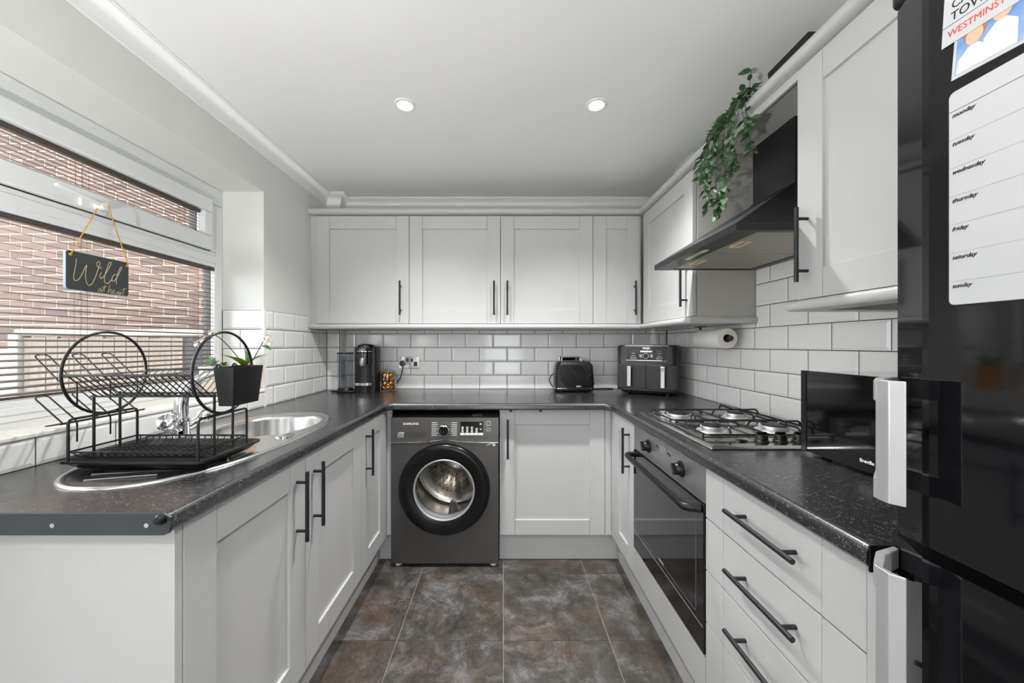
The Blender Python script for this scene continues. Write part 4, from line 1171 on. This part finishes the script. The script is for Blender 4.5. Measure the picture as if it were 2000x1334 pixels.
strokes('lettering', [
    [(488, 432), (486, 470), (478, 520), (471, 565), (480, 588), (500, 582), (522, 545), (540, 500), (553, 478), (550, 500), (545, 545), (550, 595), (566, 620), (590, 605), (612, 555), (630, 500), (640, 465), (630, 453), (619, 465), (624, 488), (640, 500), (652, 492)],
    [(650, 527), (640, 552), (645, 572), (662, 562), (685, 530), (708, 490), (720, 465), (706, 462), (690, 500), (674, 550), (670, 585), (682, 606), (702, 602), (726, 575)],
    [(760, 548), (740, 548), (724, 572), (728, 592), (745, 585), (770, 550), (792, 512), (796, 498), (784, 502), (766, 545), (756, 585), (757, 612)],
    [(652, 508), (654, 511)]], 0.00125)
strokes('small_lettering', [
    [(650, 640), (634, 645), (627, 658), (636, 662), (650, 645), (648, 660), (658, 660), (676, 620), (668, 650), (672, 664)],
    [(655, 632), (692, 630)],
    [(712, 612), (704, 640), (696, 672), (708, 652), (720, 650), (716, 672), (728, 672)],
    [(728, 670), (742, 660), (738, 652), (728, 666), (738, 680), (752, 672)],
    [(776, 664), (760, 668), (756, 680), (768, 680), (778, 664), (774, 684), (784, 680)],
    [(788, 664), (784, 690), (790, 674), (802, 670)],
    [(820, 640), (808, 668), (804, 692), (814, 690)],
    [(796, 652), (832, 642)]], 0.0007)
for (a, b) in (((0.012, 0.120, 0.002), (0.108, 0.302, -0.01)), ((0.190, 0.120, 0.002), (0.108, 0.302, 0.014))):
    p, q = GM @ Vector(a), Vector((-1.405 if b[2] > 0 else -1.432, 1.272, 1.738))
    MB().tube([p + Vector((0, 0, -0.006)), p + (q - p) * 0.03 + Vector((0.003, 0, 0)), q], 0.0018, 6).build('cord', M_twine, t, smooth=60)
for a in ((0.012, 0.116), (0.190, 0.116)):
    MB(GM).lathe([(0.0045, 0.0006), (0.0045, 0.003), (0.002, 0.004), (0, 0.004)], 10, Matrix.Translation((a[0], a[1], 0))).build('cord_knot', M_twine, t, smooth=60)

# ------------------------------------------------------------------ coffee machine
t = thing('coffee_machine', 'black capsule coffee machine with clear water tank on the worktop', 'coffee machine', (-0.935, 2.50, ZW))
mx, my = -0.935, 2.44
sh = lambda z, w, d0, r: [(mx + p[0], my + d0 + p[1], z) for p in rrect(w, 0.10, r, 4)]
MB().loft([sh(ZW + 0.001, 0.146, 0.03, 0.012), sh(1.205, 0.146, 0.03, 0.012), sh(1.225, 0.140, 0.03, 0.012)]).build('body', M_blackpl, t, smooth=40)
MB().loft([[(mx + p[0], my - 0.010 + p[1], z) for p in oval(0, 0, 0.046, 0.040, 24)] for z in (ZW + 0.001, 1.11)]).build('front_column', M_black, t, smooth=40)
MB().loft([[(mx + p[0] * s, my - 0.005 + p[1] * s, z) for p in oval(0, 0.02, 0.062, 0.075, 28)] for (s, z) in ((0.90, 1.186), (1.0, 1.196), (1.0, 1.222), (0.86, 1.237), (0.5, 1.245))]).build('brew_head', M_gloss, t, smooth=40)
MB().loft([[(mx + p[0], my - 0.016 + p[1], z) for p in oval(0, 0, 0.052, 0.046, 24)] for z in (1.11, 1.186)]).build('head_neck', M_gloss, t, smooth=40)
MB().lathe([(0.016, 0), (0.019, 0.02), (0.017, 0.045), (0.010, 0.055), (0, 0.057)], 20, Matrix.Translation((mx, my - 0.062, 1.10))).build('coffee_spout', M_oven, t, smooth=50)
MB().loft([[(mx + p[0], my - 0.016 + p[1], z) for p in oval(0, 0, 0.0535, 0.0475, 24)] for z in (1.192, 1.197)]).build('chrome_band', M_chrome, t, smooth=40)
MB().loft([[(mx + p[0], my - 0.022 + p[1], z) for p in rrect(0.110, 0.10, 0.03, 5)] for z in (0.968, 0.985)]).build('cup_stand', M_chrome, t, smooth=40)
text(t, 'lettering', 'NESPRESSO', 0.0085, frame((mx, my - 0.0655, 1.205), 'S'), M_white_ink)
tkx, tky = -1.082, 2.455
TT = Matrix.Translation((tkx, tky, 0))
tank = MB().lathe([(0.0, 0.946), (0.046, 0.946), (0.048, 0.95), (0.052, 1.176)], 32, TT, capends=False).build('water_tank', M_tank, t, smooth=40)
MB().lathe([(0.0535, 1.176), (0.0535, 1.185), (0, 1.187)], 32, TT).build('tank_lid', M_blackpl, tank, smooth=40)
MB().tube([(tkx + 0.004, tky, 0.952), (tkx + 0.004, tky, 1.17)], 0.004, 8).build('tank_tube', M_tank, tank, smooth=50)
MB().lathe([(0.054, ZW + 0.001), (0.054, ZW + 0.014), (0.046, 0.944), (0, 0.944)], 32, TT).build('tank_base', M_blackpl, t, smooth=40)
MB().tube(catmull([(tkx - 0.085, tky - 0.02, ZW + 0.008), (tkx - 0.05, tky - 0.035, ZW + 0.008), (tkx + 0.02, tky - 0.05, ZW + 0.008), (mx - 0.06, tky - 0.02, ZW + 0.008)], 5), 0.006, 8).build('swing_arm', M_blackpl, t, smooth=50)

# glass jar of capsules
JX, JY, JR = -0.806, 2.505, 0.056
t = thing('glass_jar', 'round glass jar of copper coffee capsules with knobbed lid', 'jar', (JX, JY, ZW))
JM = Matrix.Translation((JX, JY, ZW))
MB().lathe([(0.0, 0.001), (0.052, 0.001), (JR, 0.008), (JR + 0.002, 0.09), (JR, 0.125), (JR - 0.010, 0.135)], 36, JM, capends=False).build('jar_body', M_jar, t, smooth=40)
MB().lathe([(JR - 0.006, 0.136), (JR - 0.004, 0.141), (0.03, 0.150), (0.010, 0.156), (0.014, 0.170), (0.010, 0.178), (0, 0.180)], 32, JM).build('jar_lid', M_jar, t, smooth=40)
capm = MB().lathe([(0.0, 0.020), (0.010, 0.018), (0.017, 0.011), (0.0195, 0.002), (0.0225, 0.001), (0.0225, -0.001), (0, -0.0015)], 18)
me1 = capm.mesh('capsule', M_copper, smooth=40)
me2 = MB().lathe([(0.0, 0.020), (0.010, 0.018), (0.017, 0.011), (0.0195, 0.002), (0.0225, 0.001), (0.0225, -0.001), (0, -0.0015)], 18).mesh('capsule_dark', M_brownfoil, smooth=40)
n = 0
for lay in range(4):
    for i in range(4):
        a = i * PI / 2 + lay * 0.75 + 0.3
        p = Vector((JX + 0.027 * math.cos(a), JY + 0.027 * math.sin(a), ZW + 0.026 + lay * 0.028))
        M = aim(p, (math.cos(a) * 0.6 + 0.1, math.sin(a) * 0.8 - 0.35, RND.uniform(-0.2, 0.7))) @ Matrix.Rotation(-PI / 2, 4, 'X')
        dark = (n % 6 == 4)
        o = inst(me2 if dark else me1, 'coffee_capsule', M)
        tag(o, 'dark brown foil coffee capsule inside the glass jar' if dark else 'shiny copper foil coffee capsule inside the glass jar', 'coffee capsule', 'dark capsules in the glass jar' if dark else 'copper capsules in the glass jar')
        n += 1

# socket, plug, cord
t = thing('power_socket', 'chrome double power socket on the tiled back wall', 'socket', (-0.688, 2.62, 1.06))
SKM = frame((-0.6875, YB - 0.0085, 1.108), 'S')
MB(SKM).prism(rrect(0.148, 0.088, 0.004, 3), 0.0, 0.009).build('face_plate', M_chrome, t, bevel=0.002)
for sx in (-0.012, 0.020):
    MB(SKM).box(sx - 0.008, sx + 0.008, 0.006, 0.030, 0.009, 0.012).build('switch', M_blackpl, t, bevel=0.001)
MB(SKM).box(0.034, 0.060, -0.026, 0.006, 0.009, 0.0095).build('socket_holes', M_blackpl, t)
t = thing('power_plug', 'black plug and cord in the chrome power socket', 'plug', (-0.73, 2.59, 1.08))
MB(SKM).prism([(-0.064, 0.004), (-0.056, 0.016), (-0.036, 0.016), (-0.028, 0.004), (-0.028, -0.012), (-0.038, -0.026), (-0.054, -0.026), (-0.064, -0.012)], 0.0095, 0.034).build('plug_body', M_blackpl, t, bevel=0.003)
p0 = SKM @ Vector((-0.046, -0.028, 0.020))
MB().tube(catmull([p0, p0 + Vector((0, -0.004, -0.03)), (-0.742, 2.575, 1.00), (-0.765, 2.565, 0.965), (-0.80, 2.585, 0.935), (-0.87, 2.60, 0.920)], 6), 0.0035, 6).build('cord', M_blackpl, t, smooth=60)

# ------------------------------------------------------------------ toaster
t = thing('toaster', 'black ribbed two-slice toaster standing on the back worktop', 'toaster', (0.49, 2.49, ZW))
qx, qy = 0.490, 2.510
def ts(z, w, d, r): return [(qx + a, qy + b, z) for (a, b) in rrect(w, d, r, 5)]
MB().loft([ts(ZW + 0.008, 0.262, 0.150, 0.03), ts(ZW + 0.024, 0.268, 0.156, 0.035)]).build('base', M_blackpl, t, smooth=40)
MB().loft([ts(ZW + 0.024, 0.268, 0.156, 0.035), ts(ZW + 0.029, 0.268, 0.156, 0.035)]).build('chrome_band', M_chrome, t, smooth=40)
MB().loft([ts(ZW + 0.029, 0.264, 0.154, 0.035), ts(ZW + 0.110, 0.264, 0.154, 0.035), ts(ZW + 0.180, 0.250, 0.146, 0.035), ts(ZW + 0.203, 0.226, 0.126, 0.035), ts(ZW + 0.208, 0.20, 0.10, 0.03)]).build('shell', M_blackpl, t, smooth=40)
for i in range(20):
    s0 = -0.115 + i * 0.0165 - 0.055
    pts = []
    for k in range(9):
        zz = ZW + 0.035 + 0.150 * k / 8
        xx = s0 + (0.185 - (zz - ZW)) * 0.75
        if abs(xx) < 0.112:
            yy = qy - 0.0775 + max(0, (zz - ZW - 0.11)) * 0.055
            pts.append((qx + xx, yy, zz))
    if len(pts) > 1:
        MB().tube(pts, 0.0046, 6).build('rib', M_rib, t, smooth=60)
MB().box(qx + 0.005, qx + 0.037, qy - 0.083, qy - 0.079, ZW + 0.036, ZW + 0.046).build('badge', M_silver, t, bevel=0.001)
for sy in (-0.028, 0.028):
    MB().box(qx - 0.085, qx + 0.085, qy + sy - 0.012, qy + sy + 0.012, ZW + 0.2075, ZW + 0.2095).build('slot', M_gasket, t)
rk = MB()
for sy in (-0.045, 0.045):
    rk.tube(round_path([(qx - 0.088, qy + sy, ZW + 0.207), (qx - 0.088, qy + sy, ZW + 0.238), (qx + 0.045, qy + sy, ZW + 0.238), (qx + 0.045, qy + sy, ZW + 0.207)], 0.008), 0.0035, 8)
rk.box(qx - 0.088, qx + 0.045, qy + 0.038, qy + 0.045, ZW + 0.212, ZW + 0.236)
rk.build('warming_rack', M_chrome, t, smooth=50)
MB().box(qx + 0.131, qx + 0.146, qy - 0.02, qy + 0.02, ZW + 0.045, ZW + 0.062).build('lever', M_chrome, t, bevel=0.003)
for sx in (-0.095, 0.095):
    for sy in (-0.055, 0.055):
        MB().cyl((qx + sx, qy + sy, ZW + 0.0005), (qx + sx, qy + sy, ZW + 0.010), 0.010, n=14).build('foot', M_blackpl, t, smooth=40)
MB().tube(catmull([(qx - 0.125, qy + 0.05, ZW + 0.12), (qx - 0.150, qy + 0.05, ZW + 0.10), (qx - 0.160, qy + 0.05, ZW + 0.07), (qx - 0.140, qy + 0.055, ZW + 0.03), (qx - 0.11, qy + 0.07, ZW + 0.006)], 6), 0.0035, 6).build('cord', M_blackpl, t, smooth=60)
o = MB().tube(catmull([(0.62, 2.615, ZW + 0.0045), (0.68, 2.60, ZW + 0.0045), (0.74, 2.612, ZW + 0.0045), (0.80, 2.606, ZW + 0.0045)], 5), 0.004, 6).build('loose_cable', M_blackpl, smooth=60)
tag(o, 'black cord on the worktop between toaster and air fryer', 'cord')

# ------------------------------------------------------------------ air fryer (turned into the corner)
t = thing('air_fryer', 'large dark grey two-drawer air fryer in the right-hand corner', 'air fryer', (0.968, 2.385, ZW), math.radians(-30))
M_af = mat('dark_grey_fryer_plastic', c(32, 32, 34), 0.36, var=0.08, vscale=20)
M_af2 = mat('charcoal_fryer_front', c(42, 42, 45), 0.34, metal=0.3, var=0.08, vscale=20)
def af(z, w, d, r, oy=0.0): return [(a, b + oy, z) for (a, b) in rrect(w, d, r, 5)]
MB().loft([af(0.012, 0.30, 0.19, 0.03), af(0.030, 0.365, 0.222, 0.035), af(0.30, 0.372, 0.222, 0.040), af(0.318, 0.362, 0.212, 0.040), af(0.322, 0.345, 0.195, 0.035)]).build('body', M_af, t, local=True, smooth=40)
F = -0.1115
AF = frame((0, F, 0), 'S')
ctl = MB(AF).hexa([(-0.122, 0.222, -0.002), (0.122, 0.222, -0.002), (0.130, 0.318, -0.012), (-0.130, 0.318, -0.012)], [(-0.120, 0.224, 0.004), (0.120, 0.224, 0.004), (0.128, 0.316, -0.004), (-0.128, 0.316, -0.004)]).build('control_panel', mat('satin_black_panel', c(20, 20, 22), 0.4, var=0.1), t, local=True)
ed = MB(AF)
ed.tube([(-0.123, 0.223, 0.004), (0.123, 0.223, 0.004), (0.131, 0.316, -0.003), (-0.131, 0.316, -0.003)], 0.0022, 6, closed=True)
e_ = ed.build('panel_border', M_silver, ctl, local=False) if False else None
def locpart(mb, name, m, **kw): return mb.build(name, m, t, local=True, **kw)
locpart(ed, 'panel_border', M_silver)
locpart(MB(AF).hexa([(-0.126, 0.316, -0.005), (0.126, 0.316, -0.005), (0.105, 0.3235, -0.06), (-0.105, 0.3235, -0.06)], [(-0.126, 0.319, -0.005), (0.126, 0.319, -0.005), (0.105, 0.326, -0.06), (-0.105, 0.326, -0.06)]), 'silver_top_edge', M_silver)
locpart(MB().lathe([(0.0175, 0), (0.0175, 0.010), (0.014, 0.012), (0, 0.0125)], 28, frame((0, F - 0.002, 0.253), 'S')), 'dial', M_blackpl, smooth=40)
locpart(MB().lathe([(0.0175, 0.009), (0.0185, 0.011), (0.016, 0.013), (0.0145, 0.0125)], 28, frame((0, F - 0.002, 0.253), 'S'), capends=False), 'dial_ring', M_silver, smooth=40)
locpart(MB(AF).prism(rrect(0.072, 0.010, 0.004, 3, 0.0, 0.281), -0.001, 0.0035), 'light_bar', M_white_ink)
mk = MB(AF)
for s in (-1, 1):
    mk.holed(rrect(0.034, 0.010, 0.004, 3, s * 0.078, 0.238), [rrect(0.031, 0.007, 0.003, 3, s * 0.078, 0.238)], 0.003, 0.0042)
    for i in range(3):
        mk.box(s * 0.032 - 0.008, s * 0.032 + 0.008, 0.245 + i * 0.007, 0.2475 + i * 0.007, 0.003, 0.0038)
    for i in range(2):
        mk.box(s * 0.078 - 0.012, s * 0.078 + 0.012, 0.252 + i * 0.016, 0.254 + i * 0.016, 0.0025, 0.0034)
locpart(mk, 'panel_marks', M_white_ink)
for s in (-1, 1):
    locpart(MB(AF).box(s * 0.078 - 0.016, s * 0.078 + 0.016, 0.278, 0.290, -0.002, 0.0022), 'display', mat('dim_brown_display', c(70, 52, 46), 0.3, var=0.1))
text(t, 'lettering', 'NINJA', 0.016, AF @ Matrix.Translation((0, 0.301, -0.0005)), M_white_ink, bold=0.0008, local=True)
for s in (-1, 1):
    a, b_ = (-0.176, -0.002) if s < 0 else (0.002, 0.176)
    locpart(MB(AF).box(a, b_, 0.040, 0.196, -0.004, 0.0055), 'drawer', M_af2, bevel=0.004)
    hxm = s * 0.100 + 0.0
    locpart(MB(AF).loft([[(hxm - 0.013 + p[0] * 0, 0, 0) for p in ()] or [(hxm - 0.0125, z, 0.030), (hxm + 0.0125, z, 0.030), (hxm + 0.0125, z, 0.037), (hxm - 0.0125, z, 0.037)] for z in (0.056, 0.188)]), 'handle', M_chrome, bevel=0.003)
    locpart(MB(AF).box(hxm - 0.010, hxm + 0.016, 0.060, 0.075, 0.005, 0.031).box(hxm - 0.010, hxm + 0.016, 0.170, 0.186, 0.005, 0.031), 'handle_mount', M_blackpl, bevel=0.002)
for (sx, sy) in ((-0.12, -0.07), (0.12, -0.07), (-0.12, 0.07), (0.12, 0.07)):
    locpart(MB().cyl((sx, sy, 0.0005), (sx, sy, 0.014), 0.012, n=14), 'foot', M_blackpl, smooth=40)
vt = MB()
for i in range(6):
    vt.box(-0.1872, -0.1845, -0.05 + 0.0, 0.05, 0.225 + i * 0.011, 0.230 + i * 0.011)
locpart(vt, 'side_vent', M_gasket)

# ------------------------------------------------------------------ kitchen roll
t = thing('paper_roll_holder', 'black kitchen roll holder fixed under the corner wall cabinet', 'holder', (1.10, 1.9, 1.27))
MB().tube(round_path([(1.108, 2.015, 1.341), (1.108, 2.015, 1.271), (1.108, 1.752, 1.271)], 0.012), 0.006, 10).build('arm', M_black, t, smooth=50)
MB().box(1.09, 1.126, 1.99, 2.04, 1.337, 1.3412).build('mount', M_black, t)
MB().lathe([(0.0, 0), (0.014, 0.001), (0.014, 0.008), (0, 0.009)], 18, frame((1.108, 1.752, 1.271), 'S')).build('end_cap', M_black, t, smooth=40)
t = thing('kitchen_roll', 'white kitchen roll hanging under the corner wall cabinet', 'paper towel', (1.108, 1.89, 1.22))
KRM = frame((1.108, 2.000, 1.271), 'S')
MB().lathe([(0.021, 0), (0.049, 0), (0.0505, 0.002), (0.0505, 0.226), (0.049, 0.228), (0.021, 0.228), (0.021, 0)], 40, KRM, capends=False).build('paper', M_paper, t, smooth=40)
MB().lathe([(0.0205, 0.0005), (0.0205, 0.2275), (0.0185, 0.2275), (0.0185, 0.0005), (0.0205, 0.0005)], 28, KRM, capends=False).build('cardboard_core', M_card, t, smooth=40)

# ------------------------------------------------------------------ microwave
t = thing('microwave', 'gloss black microwave between the hob and the fridge', 'microwave', (1.04, 0.84, ZW))
MB().box(0.915, 1.190, 0.612, 1.072, ZW + 0.012, 1.160).build('casing', M_gloss, t, bevel=0.004)
MW = frame((0.915, 0, 0), 'W')
mdoor = MB(MW).box(-1.076, -0.770, ZW + 0.010, 1.163, 0, 0.020).build('door', M_gloss, t, bevel=0.002)
MB(MW).box(-1.076, -1.058, ZW + 0.010, 1.163, 0.0195, 0.0215).build('door_edge', M_blackpl, mdoor)
MB(MW).box(-0.768, -0.610, ZW + 0.010, 1.163, 0, 0.020).build('control_panel', M_gloss, t, bevel=0.002)
text(t, 'lettering', 'Breville', 0.0118, MW @ Matrix.Translation((-0.882, 0.951, 0.0204)), M_white_ink, bold=0.0003)
MB(MW).box(-0.8815, -0.8785, 0.9575, 0.9590, 0.0202, 0.0208).build('red_mark', M_red, t)
for (xx, yy) in ((0.94, 0.65), (0.94, 1.04), (1.16, 0.65), (1.16, 1.04)):
    MB().cyl((xx, yy, ZW + 0.0005), (xx, yy, ZW + 0.013), 0.012, n=14).build('foot', M_blackpl, t, smooth=40)

# ------------------------------------------------------------------ fridge freezer
FX, FY0, FY1 = 0.570, -0.025, 0.556
t = thing('fridge_freezer', 'tall gloss black fridge freezer with silver handles on the right', 'fridge', (0.88, 0.26, 0))
MB().box(0.635, 1.190, FY0 + 0.004, FY1 - 0.006, 0.03, 1.785).build('cabinet_body', M_fridge, t, bevel=0.004)
def fdoor(z0, z1, name):
    # plan outline: flat front with a broad angled edge on both sides
    pts = [(0.632, FY1), (0.613, FY1), (0.604, FY1 - 0.007), (0.5725, FY1 - 0.066), (FX, FY1 - 0.076), (FX, FY0 + 0.05), (0.580, FY0 + 0.02), (0.600, FY0), (0.632, FY0)]
    return MB().prism(pts, z0, z1).build(name, M_fridge, t)
up = fdoor(0.968, 1.748, 'upper_door')
lo = fdoor(0.055, 0.950, 'lower_door')
MB().box(0.598, 1.190, FY0, FY1 - 0.001, 1.752, 1.80).build('top_cap', M_blackpl, t, bevel=0.008)
MB().box(0.606, 0.634, FY0 + 0.006, FY1 - 0.008, 0.9505, 0.9675).build('door_gap_trim', M_gasket, t)
MB().box(0.66, 1.15, FY0 + 0.03, FY1 - 0.03, 0.0, 0.03).build('base', M_gasket, t)
def fhandle(parent, z0, z1):
    MB().prism([(0.5290, 0.5050), (0.5245, 0.5055), (0.5225, 0.5010), (0.5215, 0.4850), (0.5330, 0.4740), (0.5355, 0.4752), (0.5300, 0.4870)], z0, z1).build('handle', M_silver, parent, bevel=0.002, smooth=None)
    for (a, b) in ((z0, z0 + 0.030), (z1 - 0.030, z1)):
        MB().prism([(0.5225, 0.5010), (0.5235, 0.5070), (0.5400, 0.5220), (0.5600, 0.5390), (0.6020, 0.5530), (0.6010, 0.5440), (0.5640, 0.5280), (0.5310, 0.5000)], a, b).build('handle_mount', M_silver, parent, bevel=0.002)
fhandle(up, 1.024, 1.191)
fhandle(lo, 0.70, 0.930)

# weekly planner board
PZ0, PZ1 = 1.290, 1.5585
t = thing('weekly_planner', 'white weekly planner board stuck on the fridge door', 'planner', (FX, 0.35, PZ0))
PM = frame((FX, 0.4570, PZ0), 'W')      # x runs towards the camera
PW, PH = 0.205, PZ1 - PZ0
MB(PM).prism(rrect(PW, PH, 0.006, 4, PW / 2, PH / 2), 0.0003, 0.0016).build('board', M_board, t)
MB(PM).prism(rrect(PW + 0.003, PH + 0.003, 0.007, 4, PW / 2, PH / 2), 0.0002, 0.0012).build('board_edge', M_blackpl, t)
rows = [1.5345 - i * 0.0358 for i in range(7)]
for i, z in enumerate(rows):
    MB(PM).box(0.0, PW, z - PZ0 - (0.0006 if i == 0 else 0.0003), z - PZ0, 0.0016, 0.0018).build('ruled_line', M_ink if i == 0 else mat('grey_rule', c(130, 130, 130), 0.6, var=0.05), t)
    text(t, 'lettering', ['monday', 'tuesday', 'wednesday', 'thursday', 'friday', 'saturday', 'sunday'][i], 0.0072, PM @ Matrix.Translation((0.003, z - PZ0 - 0.0062, 0.0018)), M_ink, align='LEFT', shear=0.35, sx=0.95, bold=0.00012)

# photo and card
HM = frame((FX, 0.4555, 1.5745), 'W') @ Matrix.Rotation(math.radians(-4), 4, 'Z')
t = thing('photo_print', 'small photo of two toddlers in white on the fridge door', 'photo', (FX, 0.43, 1.58))
pw, ph = 0.066, 0.084
MB(HM).box(0, pw, 0, ph, 0.0002, 0.0008).build('print', M_board, t)
MB(HM).box(0.003, pw - 0.003, 0.004, ph - 0.003, 0.0008, 0.0009).build('backdrop', M_photo_bg, t)
for (cx_, cy_, s) in ((0.020, 0.040, 1.0), (0.044, 0.050, 1.05)):
    sh_ = MB(HM @ Matrix.Translation((0, 0, 0.0001 if s > 1 else 0)))
    sh_.prism([(cx_ - 0.016 * s, 0.0045), (cx_ + 0.014 * s, 0.0045), (cx_ + 0.013 * s, cy_ - 0.018), (cx_ + 0.004, cy_ - 0.009), (cx_ - 0.005, cy_ - 0.009), (cx_ - 0.014 * s, cy_ - 0.020)], 0.0009, 0.0010)
    sh_.build('clothes_print', M_photo_shirt, t)
    MB(HM).prism(oval(cx_, cy_ + 0.006, 0.0108 * s, 0.0128 * s, 20), 0.0011, 0.0012).build('hair_print', M_photo_hair, t)
    MB(HM).prism(oval(cx_, cy_ + 0.001, 0.0082 * s, 0.0100 * s, 20), 0.0012, 0.0013).build('face_print', M_photo_skin, t)
KM2 = frame((FX, 0.4645, 1.622), 'W') @ Matrix.Rotation(math.radians(-3), 4, 'Z')
t = thing('place_name_card', 'white card with black and red place names on the fridge', 'card', (FX, 0.43, 1.63))
MB(KM2).box(0, 0.080, 0.0, 0.070, 0.0012, 0.0022).build('card', M_board, t)
MB(KM2).box(0, 0.080, 0.0235, 0.0241, 0.0022, 0.0024).build('rule', M_ink, t)
text(t, 'lettering', 'CAMDEN', 0.0150, KM2 @ Matrix.Translation((0.008, 0.047, 0.0024)), M_ink, align='LEFT', sx=0.9)
text(t, 'lettering', 'TOWN', 0.0150, KM2 @ Matrix.Translation((0.008, 0.0325, 0.0024)), M_ink, align='LEFT', sx=0.9)
text(t, 'lettering', 'WESTMINSTER', 0.0115, KM2 @ Matrix.Translation((0.006, 0.0125, 0.0024)), M_red, align='LEFT', sx=0.85)

# ------------------------------------------------------------------ ceiling downlights
def downlight(x, y, label, group=None):
    t = thing('ceiling_light', label, 'ceiling light', (x, y, ZC), 0, group)
    LM = frame((x, y, ZC), 'D')
    MB().lathe([(0.046, 0.0), (0.045, 0.004), (0.038, 0.006), (0.031, 0.003), (0.029, -0.001)], 36, LM, capends=False).build('bezel', M_white, t, smooth=40)
    MB().lathe([(0.030, 0.0012), (0.020, 0.003), (0, 0.0035)], 28, LM).build('lens', M_lamp, t, smooth=40)
    d = bpy.data.lights.new('downlight_beam', 'SPOT')
    d.energy = DOWNLIGHT_W; d.spot_size = math.radians(125); d.spot_blend = 1.0; d.shadow_soft_size = 0.03
    d.color = (1.0, 0.99, 0.975)
    o = bpy.data.objects.new('downlight_beam', d); COL.objects.link(o)
    o.matrix_basis = Matrix.Translation((x, y, ZC - 0.012))
    attach(o, t, False)
downlight(-0.435, 1.585, 'left-hand round recessed ceiling light, lit')
downlight(0.412, 1.585, 'right-hand round recessed ceiling light, lit')
for (x, y) in ((-0.435, -0.6), (0.412, -0.6)):  # extra pair out of view, added to light the room from behind
    downlight(x, y, 'added round ceiling light behind the camera, out of view', 'added ceiling lights behind the camera')

# ------------------------------------------------------------------ uplighter added behind the camera to brighten ceiling and cabinets
LX, LY, LZ = -0.85, -0.35, 0.90
t = thing('fill_uplighter', 'added white standing uplighter behind the camera, for fill light', 'lamp', (LX, LY, 0))
LT = Matrix.Translation((LX, LY, 0))
MB().lathe([(0.13, 0.0), (0.13, 0.012), (0.03, 0.022), (0, 0.024)], 32, LT).build('base', M_white, t, smooth=40)
MB().cyl((LX, LY, 0.02), (LX, LY, LZ - 0.03), 0.011, n=14).build('pole', M_white, t, smooth=40)
MB().lathe([(0.02, LZ - 0.05), (0.11, LZ - 0.03), (0.17, LZ + 0.09), (0.167, LZ + 0.09), (0.107, LZ - 0.025), (0.0, LZ - 0.035)], 36, LT).build('shade', M_white, t, smooth=40)
MB().lathe([(0.0, LZ - 0.033), (0.025, LZ - 0.03), (0.028, LZ - 0.012), (0.0, LZ - 0.005)], 20, LT).build('bulb', M_lamp, t, smooth=60)
d = bpy.data.lights.new('fill_uplight_beam', 'POINT'); d.energy = FILL_UPLIGHT_W; d.shadow_soft_size = 0.03; d.color = (1.0, 0.993, 0.985)
o = bpy.data.objects.new('fill_uplight_beam', d); COL.objects.link(o)
o.matrix_basis = Matrix.Translation((LX, LY, LZ + 0.03)); attach(o, t, False)
